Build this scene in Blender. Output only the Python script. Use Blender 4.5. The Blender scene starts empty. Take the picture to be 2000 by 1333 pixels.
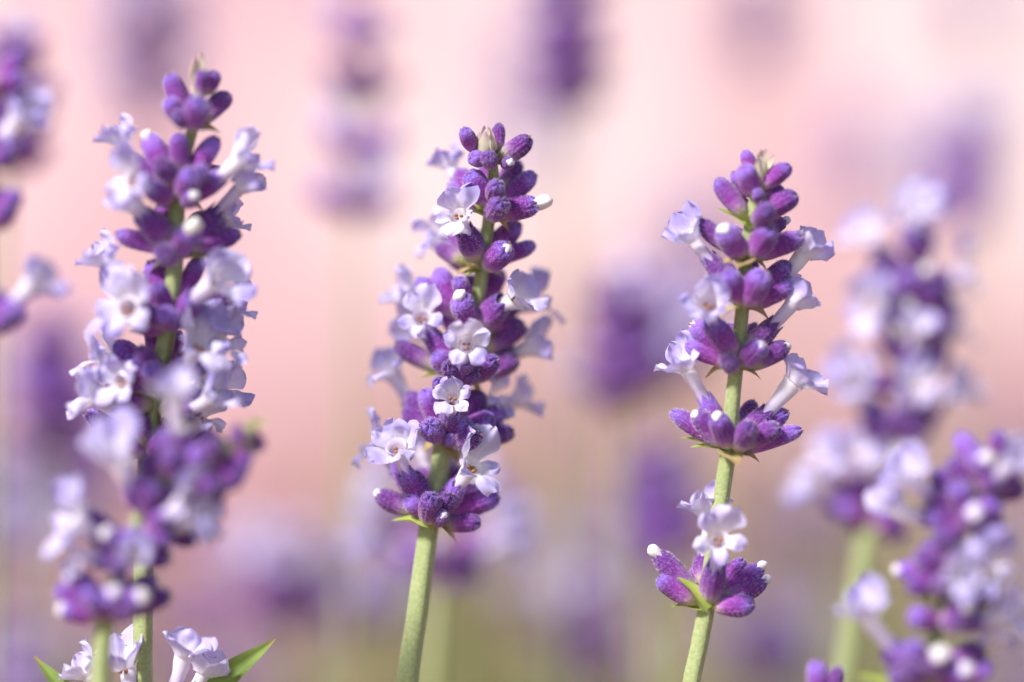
import bpy, bmesh, math, random
from mathutils import Vector, Matrix
from mathutils.noise import noise as pnoise

# ------------------------------------------------------------------ camera, light, exposure
SC = bpy.context.scene
COL = SC.collection
MM = 0.001
D = 330.0            # lens to plane of focus, mm
PX = 17.0            # photo pixels per mm in the plane of focus (photo 2000 x 1333)
H = 0.40             # height of the optical axis above the ground, m

cam_data = bpy.data.cameras.new('camera')
cam = bpy.data.objects.new('camera', cam_data)
COL.objects.link(cam)
cam.location = (0, -D * MM, H)
cam.rotation_euler = (math.pi / 2, 0, 0)
cam_data.sensor_width = 36.0
cam_data.lens = 36.0 * D / (2000 / PX)
cam_data.clip_start = 0.01
cam_data.clip_end = 200.0
cam_data.dof.use_dof = True
cam_data.dof.focus_distance = D * MM
cam_data.dof.aperture_fstop = 3.3
SC.camera = cam

SUN_DIR = Vector((-0.62, -0.62, 0.80)).normalized()      # towards the sun
sun_data = bpy.data.lights.new('sun', 'SUN')
sun_data.energy = 4.2
sun_data.angle = math.radians(10.0)
sun_data.color = (1.0, 0.97, 0.93)
sun = bpy.data.objects.new('sun', sun_data)
COL.objects.link(sun)
sun.location = (-2, -2, 3)
sun.rotation_euler = SUN_DIR.to_track_quat('Z', 'Y').to_euler()

world = bpy.data.worlds.new('World')
SC.world = world
world.use_nodes = True
wn = world.node_tree.nodes
sky = wn.new('ShaderNodeTexSky')
sky.sky_type = 'NISHITA'
sky.sun_disc = False
sky.sun_elevation = math.asin(SUN_DIR.z)
sky.sun_rotation = math.atan2(SUN_DIR.x, SUN_DIR.y)
sky.dust_density = 1.0
sky.ozone_density = 1.0
wn['Background'].inputs['Strength'].default_value = 0.10
world.node_tree.links.new(sky.outputs[0], wn['Background'].inputs['Color'])

SC.view_settings.view_transform = 'Standard'
SC.view_settings.look = 'None'
SC.view_settings.exposure = 0.82
SC.view_settings.gamma = 1.0
SC.view_settings.use_curve_mapping = False
SC.cycles.use_denoising = True
SC.cycles.max_bounces = 8
SC.cycles.transmission_bounces = 8

R = random.Random(11)


def P(px, py, y):
    """photo pixel at depth y (mm behind the plane of focus) -> world point"""
    k = (D + y) / D
    return Vector(((px - 1000) / PX * k * MM, y * MM, H + (666.5 - py) / PX * k * MM))


# ------------------------------------------------------------------ materials
def new_mat(name):
    m = bpy.data.materials.new(name)
    m.use_nodes = True
    nt = m.node_tree
    for n in list(nt.nodes):
        nt.nodes.remove(n)
    out = nt.nodes.new('ShaderNodeOutputMaterial')
    return m, nt, out


def ramp(nt, stops, fac=None):
    r = nt.nodes.new('ShaderNodeValToRGB')
    el = r.color_ramp.elements
    while len(el) < len(stops):
        el.new(0.5)
    for e, (p, c) in zip(el, stops):
        e.position = p
        e.color = (*c, 1)
    if fac is not None:
        nt.links.new(fac, r.inputs[0])
    return r.outputs[0]


def mixc(nt, fac, a, b, mode='MIX'):
    m = nt.nodes.new('ShaderNodeMix')
    m.data_type = 'RGBA'
    m.blend_type = mode
    for sock, v in ((m.inputs[0], fac), (m.inputs[6], a), (m.inputs[7], b)):
        if hasattr(v, 'is_output'):
            nt.links.new(v, sock)
        elif isinstance(v, tuple):
            sock.default_value = (*v, 1)
        else:
            sock.default_value = v
    return m.outputs[2]


def math_n(nt, op, a, b=0.0, clamp=False):
    m = nt.nodes.new('ShaderNodeMath')
    m.operation = op
    m.use_clamp = clamp
    for i, v in enumerate((a, b)):
        if hasattr(v, 'is_output'):
            nt.links.new(v, m.inputs[i])
        else:
            m.inputs[i].default_value = v
    return m.outputs[0]


def attr(nt, name):
    a = nt.nodes.new('ShaderNodeAttribute')
    a.attribute_name = name
    return a


def noise_tex(nt, scale, detail=3.0, coord='Object', rough=0.55):
    tc = nt.nodes.new('ShaderNodeTexCoord')
    n = nt.nodes.new('ShaderNodeTexNoise')
    n.inputs['Scale'].default_value = scale
    n.inputs['Detail'].default_value = detail
    n.inputs['Roughness'].default_value = rough
    nt.links.new(tc.outputs[coord], n.inputs['Vector'])
    return n


def obj_random(nt):
    return nt.nodes.new('ShaderNodeObjectInfo').outputs['Random']


def thin_surface(nt, out, color, trans_color, trans=0.4, rough=0.6, spec=0.25, sheen=0.0, bump=None, sheen_tint=(1, 1, 1)):
    """leaf / petal / calyx tissue: principled front plus light let through from behind"""
    p = nt.nodes.new('ShaderNodeBsdfPrincipled')
    nt.links.new(color, p.inputs['Base Color'])
    p.inputs['Roughness'].default_value = rough
    p.inputs['Specular IOR Level'].default_value = spec
    p.inputs['Sheen Weight'].default_value = sheen
    p.inputs['Sheen Roughness'].default_value = 0.45
    p.inputs['Sheen Tint'].default_value = (*sheen_tint, 1)
    if bump is not None:
        nt.links.new(bump, p.inputs['Normal'])
    if trans <= 0:
        nt.links.new(p.outputs[0], out.inputs['Surface'])
        return
    t = nt.nodes.new('ShaderNodeBsdfTranslucent')
    nt.links.new(trans_color, t.inputs['Color'])
    mx = nt.nodes.new('ShaderNodeMixShader')
    mx.inputs[0].default_value = trans
    nt.links.new(p.outputs[0], mx.inputs[1])
    nt.links.new(t.outputs[0], mx.inputs[2])
    nt.links.new(mx.outputs[0], out.inputs['Surface'])


def bump_node(nt, height, strength, dist):
    b = nt.nodes.new('ShaderNodeBump')
    b.inputs['Strength'].default_value = strength
    b.inputs['Distance'].default_value = dist
    nt.links.new(height, b.inputs['Height'])
    return b.outputs[0]


def make_calyx_mat():
    m, nt, out = new_mat('calyx_velvet')
    t = attr(nt, 'along').outputs['Fac']
    rnd = obj_random(nt)
    nz = noise_tex(nt, 900.0, 3.0)
    # the purple starts nearer the base or the tip from bud to bud
    shift = math_n(nt, 'MULTIPLY', math_n(nt, 'SUBTRACT', rnd, 0.55), 0.34)
    wob = math_n(nt, 'MULTIPLY', math_n(nt, 'SUBTRACT', nz.outputs['Fac'], 0.5), 0.35)
    tt = math_n(nt, 'ADD', math_n(nt, 'ADD', t, shift), wob, clamp=True)
    base = ramp(nt, [(0.0, (0.40, 0.43, 0.17)), (0.14, (0.50, 0.42, 0.32)), (0.32, (0.32, 0.12, 0.36)),
                     (0.50, (0.205, 0.032, 0.255)), (0.80, (0.135, 0.024, 0.215)), (1.0, (0.15, 0.085, 0.40))], tt)
    hue = nt.nodes.new('ShaderNodeHueSaturation')
    nt.links.new(base, hue.inputs['Color'])
    nt.links.new(math_n(nt, 'ADD', math_n(nt, 'MULTIPLY', rnd, 0.045), 0.478), hue.inputs['Hue'])
    nt.links.new(math_n(nt, 'ADD', math_n(nt, 'MULTIPLY', rnd, 0.55), 0.75), hue.inputs['Value'])
    # frost of felted down, thicker on the ribs
    fine = noise_tex(nt, 4200.0, 3.0)
    frost = ramp(nt, [(0.50, (0, 0, 0)), (0.72, (1, 1, 1))], fine.outputs['Fac'])
    c = mixc(nt, math_n(nt, 'MULTIPLY', frost, 0.34), hue.outputs[0], (0.50, 0.36, 0.68))
    bmp = bump_node(nt, fine.outputs['Fac'], 0.8, 0.0002)
    thin_surface(nt, out, c, c, trans=0.06, rough=0.75, spec=0.12, sheen=0.35, bump=bmp, sheen_tint=(0.92, 0.76, 1.0))
    return m


def make_petal_mat():
    m, nt, out = new_mat('petal')
    v = attr(nt, 'along').outputs['Fac']
    u = attr(nt, 'across').outputs['Fac']
    rnd = obj_random(nt)
    tone = mixc(nt, rnd, (0.44, 0.37, 0.76), (0.68, 0.62, 0.85))
    c = mixc(nt, ramp(nt, [(0.0, (0, 0, 0)), (0.30, (0.35,) * 3), (0.65, (1, 1, 1))], v), (0.80, 0.76, 0.83), tone)
    # veins fan out along the lobe
    tc = nt.nodes.new('ShaderNodeCombineXYZ')
    nt.links.new(math_n(nt, 'MULTIPLY', u, 9.0), tc.inputs[0])
    nt.links.new(math_n(nt, 'MULTIPLY', v, 1.2), tc.inputs[1])
    nz = nt.nodes.new('ShaderNodeTexNoise')
    nz.inputs['Scale'].default_value = 1.0
    nz.inputs['Detail'].default_value = 2.0
    nt.links.new(tc.outputs[0], nz.inputs['Vector'])
    vein = ramp(nt, [(0.50, (0, 0, 0)), (0.66, (1, 1, 1))], nz.outputs['Fac'])
    c = mixc(nt, math_n(nt, 'MULTIPLY', vein, 0.35), c, (0.47, 0.36, 0.76))
    n2 = noise_tex(nt, 1500.0, 2.0)
    bmp = bump_node(nt, n2.outputs['Fac'], 0.35, 0.0002)
    thin_surface(nt, out, c, c, trans=0.38, rough=0.5, spec=0.22, sheen=0.12, bump=bmp)
    return m


def make_tube_mat():
    m, nt, out = new_mat('corolla_tube')
    v = attr(nt, 'along').outputs['Fac']
    rnd = obj_random(nt)
    pale = mixc(nt, rnd, (0.74, 0.66, 0.82), (0.90, 0.87, 0.88))
    c = mixc(nt, ramp(nt, [(0.0, (1, 1, 1)), (0.55, (0.25,) * 3), (1.0, (0, 0, 0))], v), pale, (0.52, 0.36, 0.64))
    n2 = noise_tex(nt, 1500.0, 2.0)
    bmp = bump_node(nt, n2.outputs['Fac'], 0.3, 0.0002)
    thin_surface(nt, out, c, c, trans=0.30, rough=0.5, spec=0.25, sheen=0.2, bump=bmp)
    return m


def make_whitebud_mat():
    m, nt, out = new_mat('closed_corolla')
    rnd = obj_random(nt)
    c = mixc(nt, rnd, (0.80, 0.76, 0.70), (0.74, 0.66, 0.78))
    n2 = noise_tex(nt, 1800.0, 3.0)
    c = mixc(nt, math_n(nt, 'MULTIPLY', ramp(nt, [(0.55, (0, 0, 0)), (0.75, (1, 1, 1))], n2.outputs['Fac']), 0.35), c, (0.70, 0.55, 0.62))
    thin_surface(nt, out, c, c, trans=0.22, rough=0.5, spec=0.25, sheen=0.2,
                 bump=bump_node(nt, n2.outputs['Fac'], 0.4, 0.0002))
    return m


def make_plain(name, c1, c2, scale, trans=0.15, rough=0.6, sheen=0.15, along=None, bump=0.4, dist=0.0002):
    m, nt, out = new_mat(name)
    nz = noise_tex(nt, scale, 4.0)
    c = mixc(nt, ramp(nt, [(0.35, (0, 0, 0)), (0.68, (1, 1, 1))], nz.outputs['Fac']), c1, c2)
    if along:
        t = attr(nt, 'along').outputs['Fac']
        c = mixc(nt, ramp(nt, along[0], t), c, along[1])
    thin_surface(nt, out, c, c, trans=trans, rough=rough, spec=0.25, sheen=sheen,
                 bump=bump_node(nt, nz.outputs['Fac'], bump, dist))
    return m


M_CALYX = make_calyx_mat()
M_PETAL = make_petal_mat()
M_TUBE = make_tube_mat()
M_WHITE = make_whitebud_mat()
M_HAIR = make_plain('pale_down', (0.62, 0.50, 0.74), (0.72, 0.64, 0.78), 300, trans=0.4, sheen=0, bump=0)
M_STEM = make_plain('stem_green', (0.25, 0.295, 0.115), (0.34, 0.38, 0.18), 2600, trans=0.06, sheen=0.4, rough=0.6)
M_STEMHAIR = make_plain('stem_down', (0.62, 0.66, 0.48), (0.70, 0.72, 0.58), 300, trans=0.4, sheen=0, bump=0)
M_BRACT = make_plain('bract_papery', (0.40, 0.36, 0.15), (0.50, 0.33, 0.17), 500, trans=0.3, sheen=0.1,
                     along=([(0.55, (0, 0, 0)), (1.0, (1, 1, 1))], (0.36, 0.21, 0.11)))
M_GREENBRACT = make_plain('bract_green', (0.34, 0.44, 0.08), (0.48, 0.52, 0.14), 500, trans=0.35, sheen=0.1)
M_CREAM = make_plain('young_bract', (0.58, 0.56, 0.36), (0.66, 0.56, 0.52), 700, trans=0.3, sheen=0.3,
                     along=([(0.6, (0, 0, 0)), (1.0, (1, 1, 1))], (0.46, 0.30, 0.38)))
M_LEAF = make_plain('leaf_green', (0.15, 0.23, 0.05), (0.25, 0.33, 0.08), 260, trans=0.3, sheen=0.15,
                    along=([(0.90, (0, 0, 0)), (1.0, (1, 1, 1))], (0.34, 0.22, 0.09)))
M_FOLIAGE = make_plain('foliage_grey_green', (0.22, 0.185, 0.065), (0.35, 0.28, 0.13), 60, trans=0.2, sheen=0.1)


def make_wall_mat():
    m, nt, out = new_mat('pink_limewash')
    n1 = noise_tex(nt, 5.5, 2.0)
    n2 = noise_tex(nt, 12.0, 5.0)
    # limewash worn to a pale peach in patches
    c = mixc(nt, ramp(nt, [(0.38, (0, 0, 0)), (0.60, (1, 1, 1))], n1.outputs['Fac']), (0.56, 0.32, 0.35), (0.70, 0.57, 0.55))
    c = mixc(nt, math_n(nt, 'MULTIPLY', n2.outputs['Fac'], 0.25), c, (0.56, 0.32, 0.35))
    # brightness fall-off down the wall painted into its colour: darker salmon below, uneven edge
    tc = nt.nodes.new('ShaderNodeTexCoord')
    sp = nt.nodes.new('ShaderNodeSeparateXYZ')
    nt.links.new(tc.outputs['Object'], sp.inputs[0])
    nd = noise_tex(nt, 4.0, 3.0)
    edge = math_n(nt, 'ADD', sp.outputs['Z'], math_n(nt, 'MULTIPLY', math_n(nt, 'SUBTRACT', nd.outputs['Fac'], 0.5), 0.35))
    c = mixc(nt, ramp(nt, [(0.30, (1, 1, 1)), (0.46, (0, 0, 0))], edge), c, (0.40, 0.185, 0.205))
    p = nt.nodes.new('ShaderNodeBsdfPrincipled')
    nt.links.new(c, p.inputs['Base Color'])
    p.inputs['Roughness'].default_value = 0.9
    n3 = noise_tex(nt, 120.0, 4.0)
    nt.links.new(bump_node(nt, n3.outputs['Fac'], 0.4, 0.002), p.inputs['Normal'])
    nt.links.new(p.outputs[0], out.inputs['Surface'])
    return m


def make_soil_mat():
    m, nt, out = new_mat('dry_soil')
    n1 = noise_tex(nt, 14.0, 8.0)
    c = ramp(nt, [(0.3, (0.16, 0.10, 0.07)), (0.55, (0.27, 0.18, 0.13)), (0.75, (0.36, 0.26, 0.19))], n1.outputs['Fac'])
    p = nt.nodes.new('ShaderNodeBsdfPrincipled')
    nt.links.new(c, p.inputs['Base Color'])
    p.inputs['Roughness'].default_value = 0.95
    nt.links.new(bump_node(nt, n1.outputs['Fac'], 0.8, 0.01), p.inputs['Normal'])
    nt.links.new(p.outputs[0], out.inputs['Surface'])
    return m


# ------------------------------------------------------------------ mesh building
class MB:
    def __init__(self):
        self.v, self.f, self.mi, self.a, self.u = [], [], [], [], []

    def vert(self, p, a=0.0, u=0.5):
        self.v.append(tuple(p)); self.a.append(a); self.u.append(u)
        return len(self.v) - 1

    def face(self, idx, mi=0):
        self.f.append(tuple(idx)); self.mi.append(mi)

    def grid(self, rows, closed=False, mi=0, a=None, u=None):
        """rows of points; a / u give the attributes per row / per column"""
        ids = []
        n = len(rows[0])
        for i, row in enumerate(rows):
            ids.append([self.vert(p, a[i] if a else i / (len(rows) - 1), u[j] if u else j / max(1, n - 1))
                        for j, p in enumerate(row)])
        for i in range(len(rows) - 1):
            for j in range(n if closed else n - 1):
                k = (j + 1) % n
                self.face((ids[i][j], ids[i][k], ids[i + 1][k], ids[i + 1][j]), mi)
        return ids

    def hair(self, p, d, l, w, mi=1):
        s = d.orthogonal().normalized() * (w / 2)
        i = [self.vert(p + s), self.vert(p - s), self.vert(p + d * l)]
        self.face(i, mi)

    def merge(self, other, mat, moff=0):
        o = len(self.v)
        self.v += [tuple(mat @ Vector(p)) for p in other.v]
        self.a += other.a; self.u += other.u
        self.f += [tuple(i + o for i in f) for f in other.f]
        self.mi += [m + moff for m in other.mi]

    def mesh(self, name, mats, smooth=True):
        me = bpy.data.meshes.new(name)
        me.from_pydata(self.v, [], self.f)
        for m in mats:
            me.materials.append(m)
        me.polygons.foreach_set('material_index', self.mi)
        me.polygons.foreach_set('use_smooth', [smooth] * len(self.f))
        for nm, dat in (('along', self.a), ('across', self.u)):
            at = me.attributes.new(nm, 'FLOAT', 'POINT')
            at.data.foreach_set('value', dat)
        me.update()
        return me


def link(name, data, parent=None, matrix=None):
    o = bpy.data.objects.new(name, data)
    COL.objects.link(o)
    if parent is not None:
        o.parent = parent
    if matrix is not None:
        o.matrix_world = matrix if parent is None else matrix
        # parents stand unrotated; take their location out by hand
        if parent is not None:
            o.matrix_parent_inverse = Matrix.Identity(4)
    return o


# world matrices are kept here, because parents are only evaluated later
WORLD = {}


def place(name, data, parent, world):
    o = bpy.data.objects.new(name, data)
    COL.objects.link(o)
    if parent is not None:
        o.parent = parent
        o.matrix_basis = WORLD[parent.name].inverted() @ world
    else:
        o.matrix_basis = world
    WORLD[o.name] = world
    return o


def frame(origin, zdir, up, sx=1.0, sy=1.0, sz=1.0):
    """matrix whose z axis is zdir and whose y axis leans to up"""
    z = zdir.normalized()
    y = up - z * up.dot(z)
    if y.length < 1e-6:
        y = z.orthogonal()
    y.normalize()
    x = y.cross(z)
    m = Matrix((x * sx, y * sy, z * sz)).transposed().to_4x4()
    m.translation = origin
    return m


# ---- calyx: ribbed velvet sac, 5 mm long and 2.5 mm wide, base at the origin, z up
CALYX_L, CALYX_W = 5.0 * MM, 2.5 * MM


def calyx_builder(seed, closed=True, nr=39, nz=13, hairs=1100, squash=1.0):
    r = random.Random(seed)
    mb = MB()
    prof = [(-0.10, 0.16), (-0.03, 0.20), (0.02, 0.36), (0.10, 0.62), (0.22, 0.84), (0.36, 0.96), (0.52, 1.0), (0.66, 1.0), (0.78, 0.96),
            (0.88, 0.86), (0.945, 0.68), (0.985, 0.42), (1.0, 0.14)]
    if not closed:
        prof = prof[:8] + [(0.78, 0.93), (0.88, 0.86), (0.97, 0.80), (1.01, 0.78), (0.96, 0.68), (0.80, 0.55)]
    ph = r.random() * 7
    bend = (r.random() - 0.5) * 0.5
    rows, al = [], []
    for t, rad in prof:
        row = []
        for j in range(nr):
            th = 2 * math.pi * j / nr
            rib = 1 + 0.055 * math.cos(13 * th / 1.0) * min(1, max(0, t * 2.2))
            lump = 1 + 0.13 * pnoise(Vector((math.cos(th) * 1.3 + seed, math.sin(th) * 1.3, t * 2.2)))
            tooth = 0.0
            if t > 0.9:
                tooth = (0.05 if closed else 0.09) * math.cos(5 * th + ph) * (t - 0.85) * 6
            rr = rad * rib * lump * CALYX_W / 2
            row.append(Vector((rr * math.cos(th) + bend * CALYX_W * 0.35 * t * t, rr * math.sin(th) * squash,
                               (t + tooth) * CALYX_L)))
        rows.append(row)
        al.append(max(0.0, min(1.0, t)))
    mb.grid(rows, closed=True, a=al)
    if closed:
        top = len(mb.v)
        mb.vert(Vector((bend * CALYX_W * 0.35, 0, 1.005 * CALYX_L)), 1.0)
        last = top - nr
        for j in range(nr):
            mb.face((last + j, last + (j + 1) % nr, top))
        # withered tooth tips at the mouth
        for k in range(4):
            th = r.random() * 6.28
            b0 = Vector((bend * CALYX_W * 0.35 + 0.22 * MM * math.cos(th), 0.22 * MM * math.sin(th), 0.97 * CALYX_L))
            d = Vector((math.cos(th) * 0.5, math.sin(th) * 0.5, 1)).normalized()
            s = Vector((-math.sin(th), math.cos(th), 0)) * 0.16 * MM
            ids = [mb.vert(b0 + s, 1), mb.vert(b0 - s, 1), mb.vert(b0 - s * 0.3 + d * 0.5 * MM, 1), mb.vert(b0 + s * 0.3 + d * 0.5 * MM, 1)]
            mb.face(ids, 2)
    n = len(prof)
    for _ in range(hairs):
        i = r.randrange(3, min(n - 1, 12)); j = r.randrange(nr); f = r.random()
        p = rows[i][j].lerp(rows[min(i + 1, n - 1)][j], f).lerp(rows[i][(j + 1) % nr], r.random() * 0.8)
        nrm = Vector((p.x - bend * CALYX_W * 0.35, p.y, 0)).normalized() + Vector((0, 0, 0.5 if i < 10 else 1.2))
        d = (nrm.normalized() + Vector((r.uniform(-.5, .5), r.uniform(-.5, .5), r.uniform(-.3, .5)))).normalized()
        mb.hair(p, d, r.uniform(0.10, 0.30) * MM, 0.034 * MM)
    return mb


CALYX_B = [calyx_builder(s) for s in range(6)]
CALYX_O = [calyx_builder(20 + s, closed=False) for s in range(4)]
ME_CALYX = [b.mesh('calyx', [M_CALYX, M_HAIR, M_BRACT]) for b in CALYX_B]
ME_CALYX_O = [b.mesh('calyx_open', [M_CALYX, M_HAIR, M_BRACT]) for b in CALYX_O]


# ---- closed white corolla that peeps out of a calyx: unit about 1.2 mm wide, z up
def whitebud_builder(seed):
    r = random.Random(seed)
    mb = MB()
    nr = 16
    prof = [(-0.5, 0.62), (0.0, 0.72), (0.35, 0.86), (0.6, 0.92), (0.8, 0.80), (0.93, 0.52), (1.0, 0.16)]
    rows = []
    ph = r.random() * 6
    for t, rad in prof:
        row = []
        for j in range(nr):
            th = 2 * math.pi * j / nr
            rr = rad * (1 + 0.14 * math.cos(4 * th + ph) * max(0, t)) * (1 + 0.30 * pnoise(Vector((math.cos(th) + seed, math.sin(th), t * 2)))) * 0.62 * MM
            row.append(Vector((rr * math.cos(th), rr * math.sin(th), t * 2.0 * MM)))
        rows.append(row)
    mb.grid(rows, closed=True)
    top = mb.vert(Vector((0, 0, 2.02 * MM)), 1)
    for j in range(nr):
        mb.face((top - nr + j, top - nr + (j + 1) % nr, top))
    return mb


WB_B = [whitebud_builder(s) for s in range(4)]
ME_WHITE = [b.mesh('closed_corolla', [M_WHITE]) for b in WB_B]


# ---- petals of a two-lipped corolla. Throat centre at the origin, z = facing axis, y = up
THROAT = 0.85 * MM


def petal_builder(seed, ang, half, length, width, phi0, phi1, ruffle, notch=0.0):
    r = random.Random(seed)
    mb = MB()
    nu, nv = 11, 11
    e = Vector((math.cos(ang), math.sin(ang), 0)); t = Vector((-math.sin(ang), math.cos(ang), 0)); a = Vector((0, 0, 1))
    k1, k2, p1, p2 = r.uniform(2.0, 3.4), r.uniform(4.5, 7.5), r.random() * 6, r.random() * 6
    rows, al = [], []
    z, rad = -0.25 * MM, THROAT * 0.97
    twist = r.uniform(-0.25, 0.25)
    for i in range(nv):
        v = i / (nv - 1)
        phi = phi0 + (phi1 - phi0) * min(1.0, v * 1.5) ** 1.2
        if i:
            z += math.cos(phi) * length / (nv - 1)
            rad += math.sin(phi) * length / (nv - 1)
        w0 = THROAT * math.sin(half)
        # narrow at the throat, broad and rounded at the end
        swell = w0 + (width / 2 - w0) * min(1.0, v / 0.55) ** 1.3
        roundoff = math.sqrt(max(0.0, 1 - (max(0.0, (v - 0.55)) / 0.47) ** 2)) if v > 0.55 else 1.0
        w = swell * max(roundoff, 0.10)
        row = []
        for j in range(nu):
            u = -1 + 2 * j / (nu - 1)
            vv = v
            off_e = THROAT * (math.cos(u * half) - 1) * (1 - v)
            nrm = (e * math.cos(phi) - a * math.sin(phi))
            ruf = ruffle * MM * v * (math.sin(u * k1 + p1) * 0.55 + math.sin(u * k2 + v * 3 + p2) * 0.35 * abs(u))
            cup = -0.20 * MM * (u * u) * v * (1 if r.random() < 2 else 0)
            pull = -notch * length * (1 - abs(u)) ** 2 * max(0, v - 0.6) * 1.6 - 0.05 * length * u * u * v
            p = e * (rad + off_e + math.sin(phi) * pull) + a * (z + math.cos(phi) * pull) + t * (u * w) + nrm * (ruf - cup) + t * (twist * v * v * 0.5 * MM)
            p = p + nrm * (0.42 * MM * v * pnoise(Vector((u * 1.6 + seed * 3.1, v * 2.2, seed)))) + e * (0.22 * MM * v * v * pnoise(Vector((u * 4 + seed, 7.7, seed))))
            row.append(p)
        rows.append(row); al.append(v)
    mb.grid(rows, a=al, u=[j / (nu - 1) for j in range(nu)])
    return mb


def corolla_variant(seed, openness, single_top):
    r = random.Random(seed)
    out = []
    if single_top:
        lay = [(90, 42, 2.25, 2.9, .30, 0.18)] + [(x, 33, 1.75, 2.0, .85, 0) for x in (20, 160)] + [(x, 33, 1.85, 1.9, 1.0, 0.0) for x in (232, 308)]
    else:
        lay = [(x, 30, 2.3, 2.3, .35, 0) for x in (60, 120)] + [(200, 36, 1.75, 1.8, .9, 0), (270, 34, 1.9, 1.9, 1.05, 0), (340, 36, 1.75, 1.8, .9, 0)]
    for i, (ang, half, ln, wd, op, notch) in enumerate(lay):
        ph1 = math.radians(95) * op * openness + r.uniform(-.12, .2)
        s = r.uniform(0.80, 1.30)
        out.append(petal_builder(seed * 10 + i, math.radians(ang + r.uniform(-6, 6)), math.radians(half), ln * s * MM, wd * s * MM * r.uniform(.92, 1.1),
                                 0.22 + 0.25 * op * openness, ph1, r.uniform(0.25, 0.75), notch))
    return out


COR_B = [corolla_variant(1, 1.0, True), corolla_variant(2, 0.75, False), corolla_variant(3, 0.42, False),
         corolla_variant(4, 0.55, True), corolla_variant(5, 0.95, False), corolla_variant(6, 0.26, False), corolla_variant(7, 0.8, True)]
ME_PETALS = [[b.mesh('petal', [M_PETAL]) for b in var] for var in COR_B]


def tube_builder(pts_dirs, radii, nr=14):
    """tube along a list of points with one radius each"""
    mb = MB()
    rows = []
    n = len(pts_dirs)
    ref = Vector((0.3, 0.9, 0.2))
    for i, p in enumerate(pts_dirs):
        d = (pts_dirs[min(i + 1, n - 1)] - pts_dirs[max(i - 1, 0)]).normalized()
        x = (ref - d * ref.dot(d)).normalized(); y = d.cross(x)
        rows.append([p + (x * math.cos(2 * math.pi * j / nr) + y * math.sin(2 * math.pi * j / nr)) * radii[i] for j in range(nr)])
        ref = x
    mb.grid(rows, closed=True)
    return mb


def anther_builder():
    mb = MB(); nr = 7
    for k in range(3):
        th = k * 2.1 + .5
        c = Vector((0.28 * MM * math.cos(th), 0.28 * MM * math.sin(th) - 0.1 * MM, (-0.55 + 0.15 * k) * MM))
        rows = []
        for i in range(6):
            a = math.pi * (0.04 + 0.92 * i / 5)
            rows.append([c + Vector((math.sin(a) * math.cos(6.283 * j / nr) * 0.20, math.sin(a) * math.sin(6.283 * j / nr) * 0.15, -math.cos(a) * 0.26)) * MM for j in range(nr)])
        mb.grid(rows, closed=True)
    return mb


M_ANTHER = make_plain('anther_tan', (0.42, 0.20, 0.06), (0.30, 0.15, 0.09), 900, trans=0, sheen=0)
ME_ANTHER = anther_builder().mesh('anthers', [M_ANTHER])


# ---- bract / leaf blade: base at the origin, z along, y = upper face
def blade_builder(seed, length, width, curl, fold=0.25, nv=9, nu=5, tip=1.0):
    r = random.Random(seed)
    mb = MB()
    rows, al = [], []
    y = z = 0.0
    for i in range(nv):
        v = i / (nv - 1)
        ph = curl * v
        if i:
            z += math.cos(ph) * length / (nv - 1); y += -math.sin(ph) * length / (nv - 1)
        w = width / 2 * (math.sin(math.pi * min(1, (0.12 + 0.88 * v) ** 0.75)) ** 0.8 * 0.95 + 0.06 * (1 - v))
        w = max(w, width * 0.02)
        rows.append([Vector(((-1 + 2 * j / (nu - 1)) * w, y + fold * abs(-1 + 2 * j / (nu - 1)) * w * (1 + 0.4 * math.sin(v * 7 + seed + j)), z)) for j in range(nu)])
        al.append(v)
    mb.grid(rows, a=al)
    return mb


BR_B = [blade_builder(s, 3.4 * MM, 2.6 * MM, 0.9 - 0.2 * s, 0.45) for s in range(3)]
ME_BRACT = [b.mesh('bract', [M_BRACT]) for b in BR_B]
ME_GBRACT = [blade_builder(5 + s, 3.6 * MM, 1.5 * MM, 0.4, 0.5).mesh('green_bract', [M_GREENBRACT]) for s in range(2)]
ME_CREAM = [blade_builder(9 + s, 2.4 * MM, 1.2 * MM, -0.7, 0.6).mesh('young_bract', [M_CREAM]) for s in range(3)]
ME_LEAF = [blade_builder(15 + s, 15 * MM, 3.4 * MM, 0.35, 0.55, nv=14, nu=7).mesh('leaf', [M_LEAF]) for s in range(2)]


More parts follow.
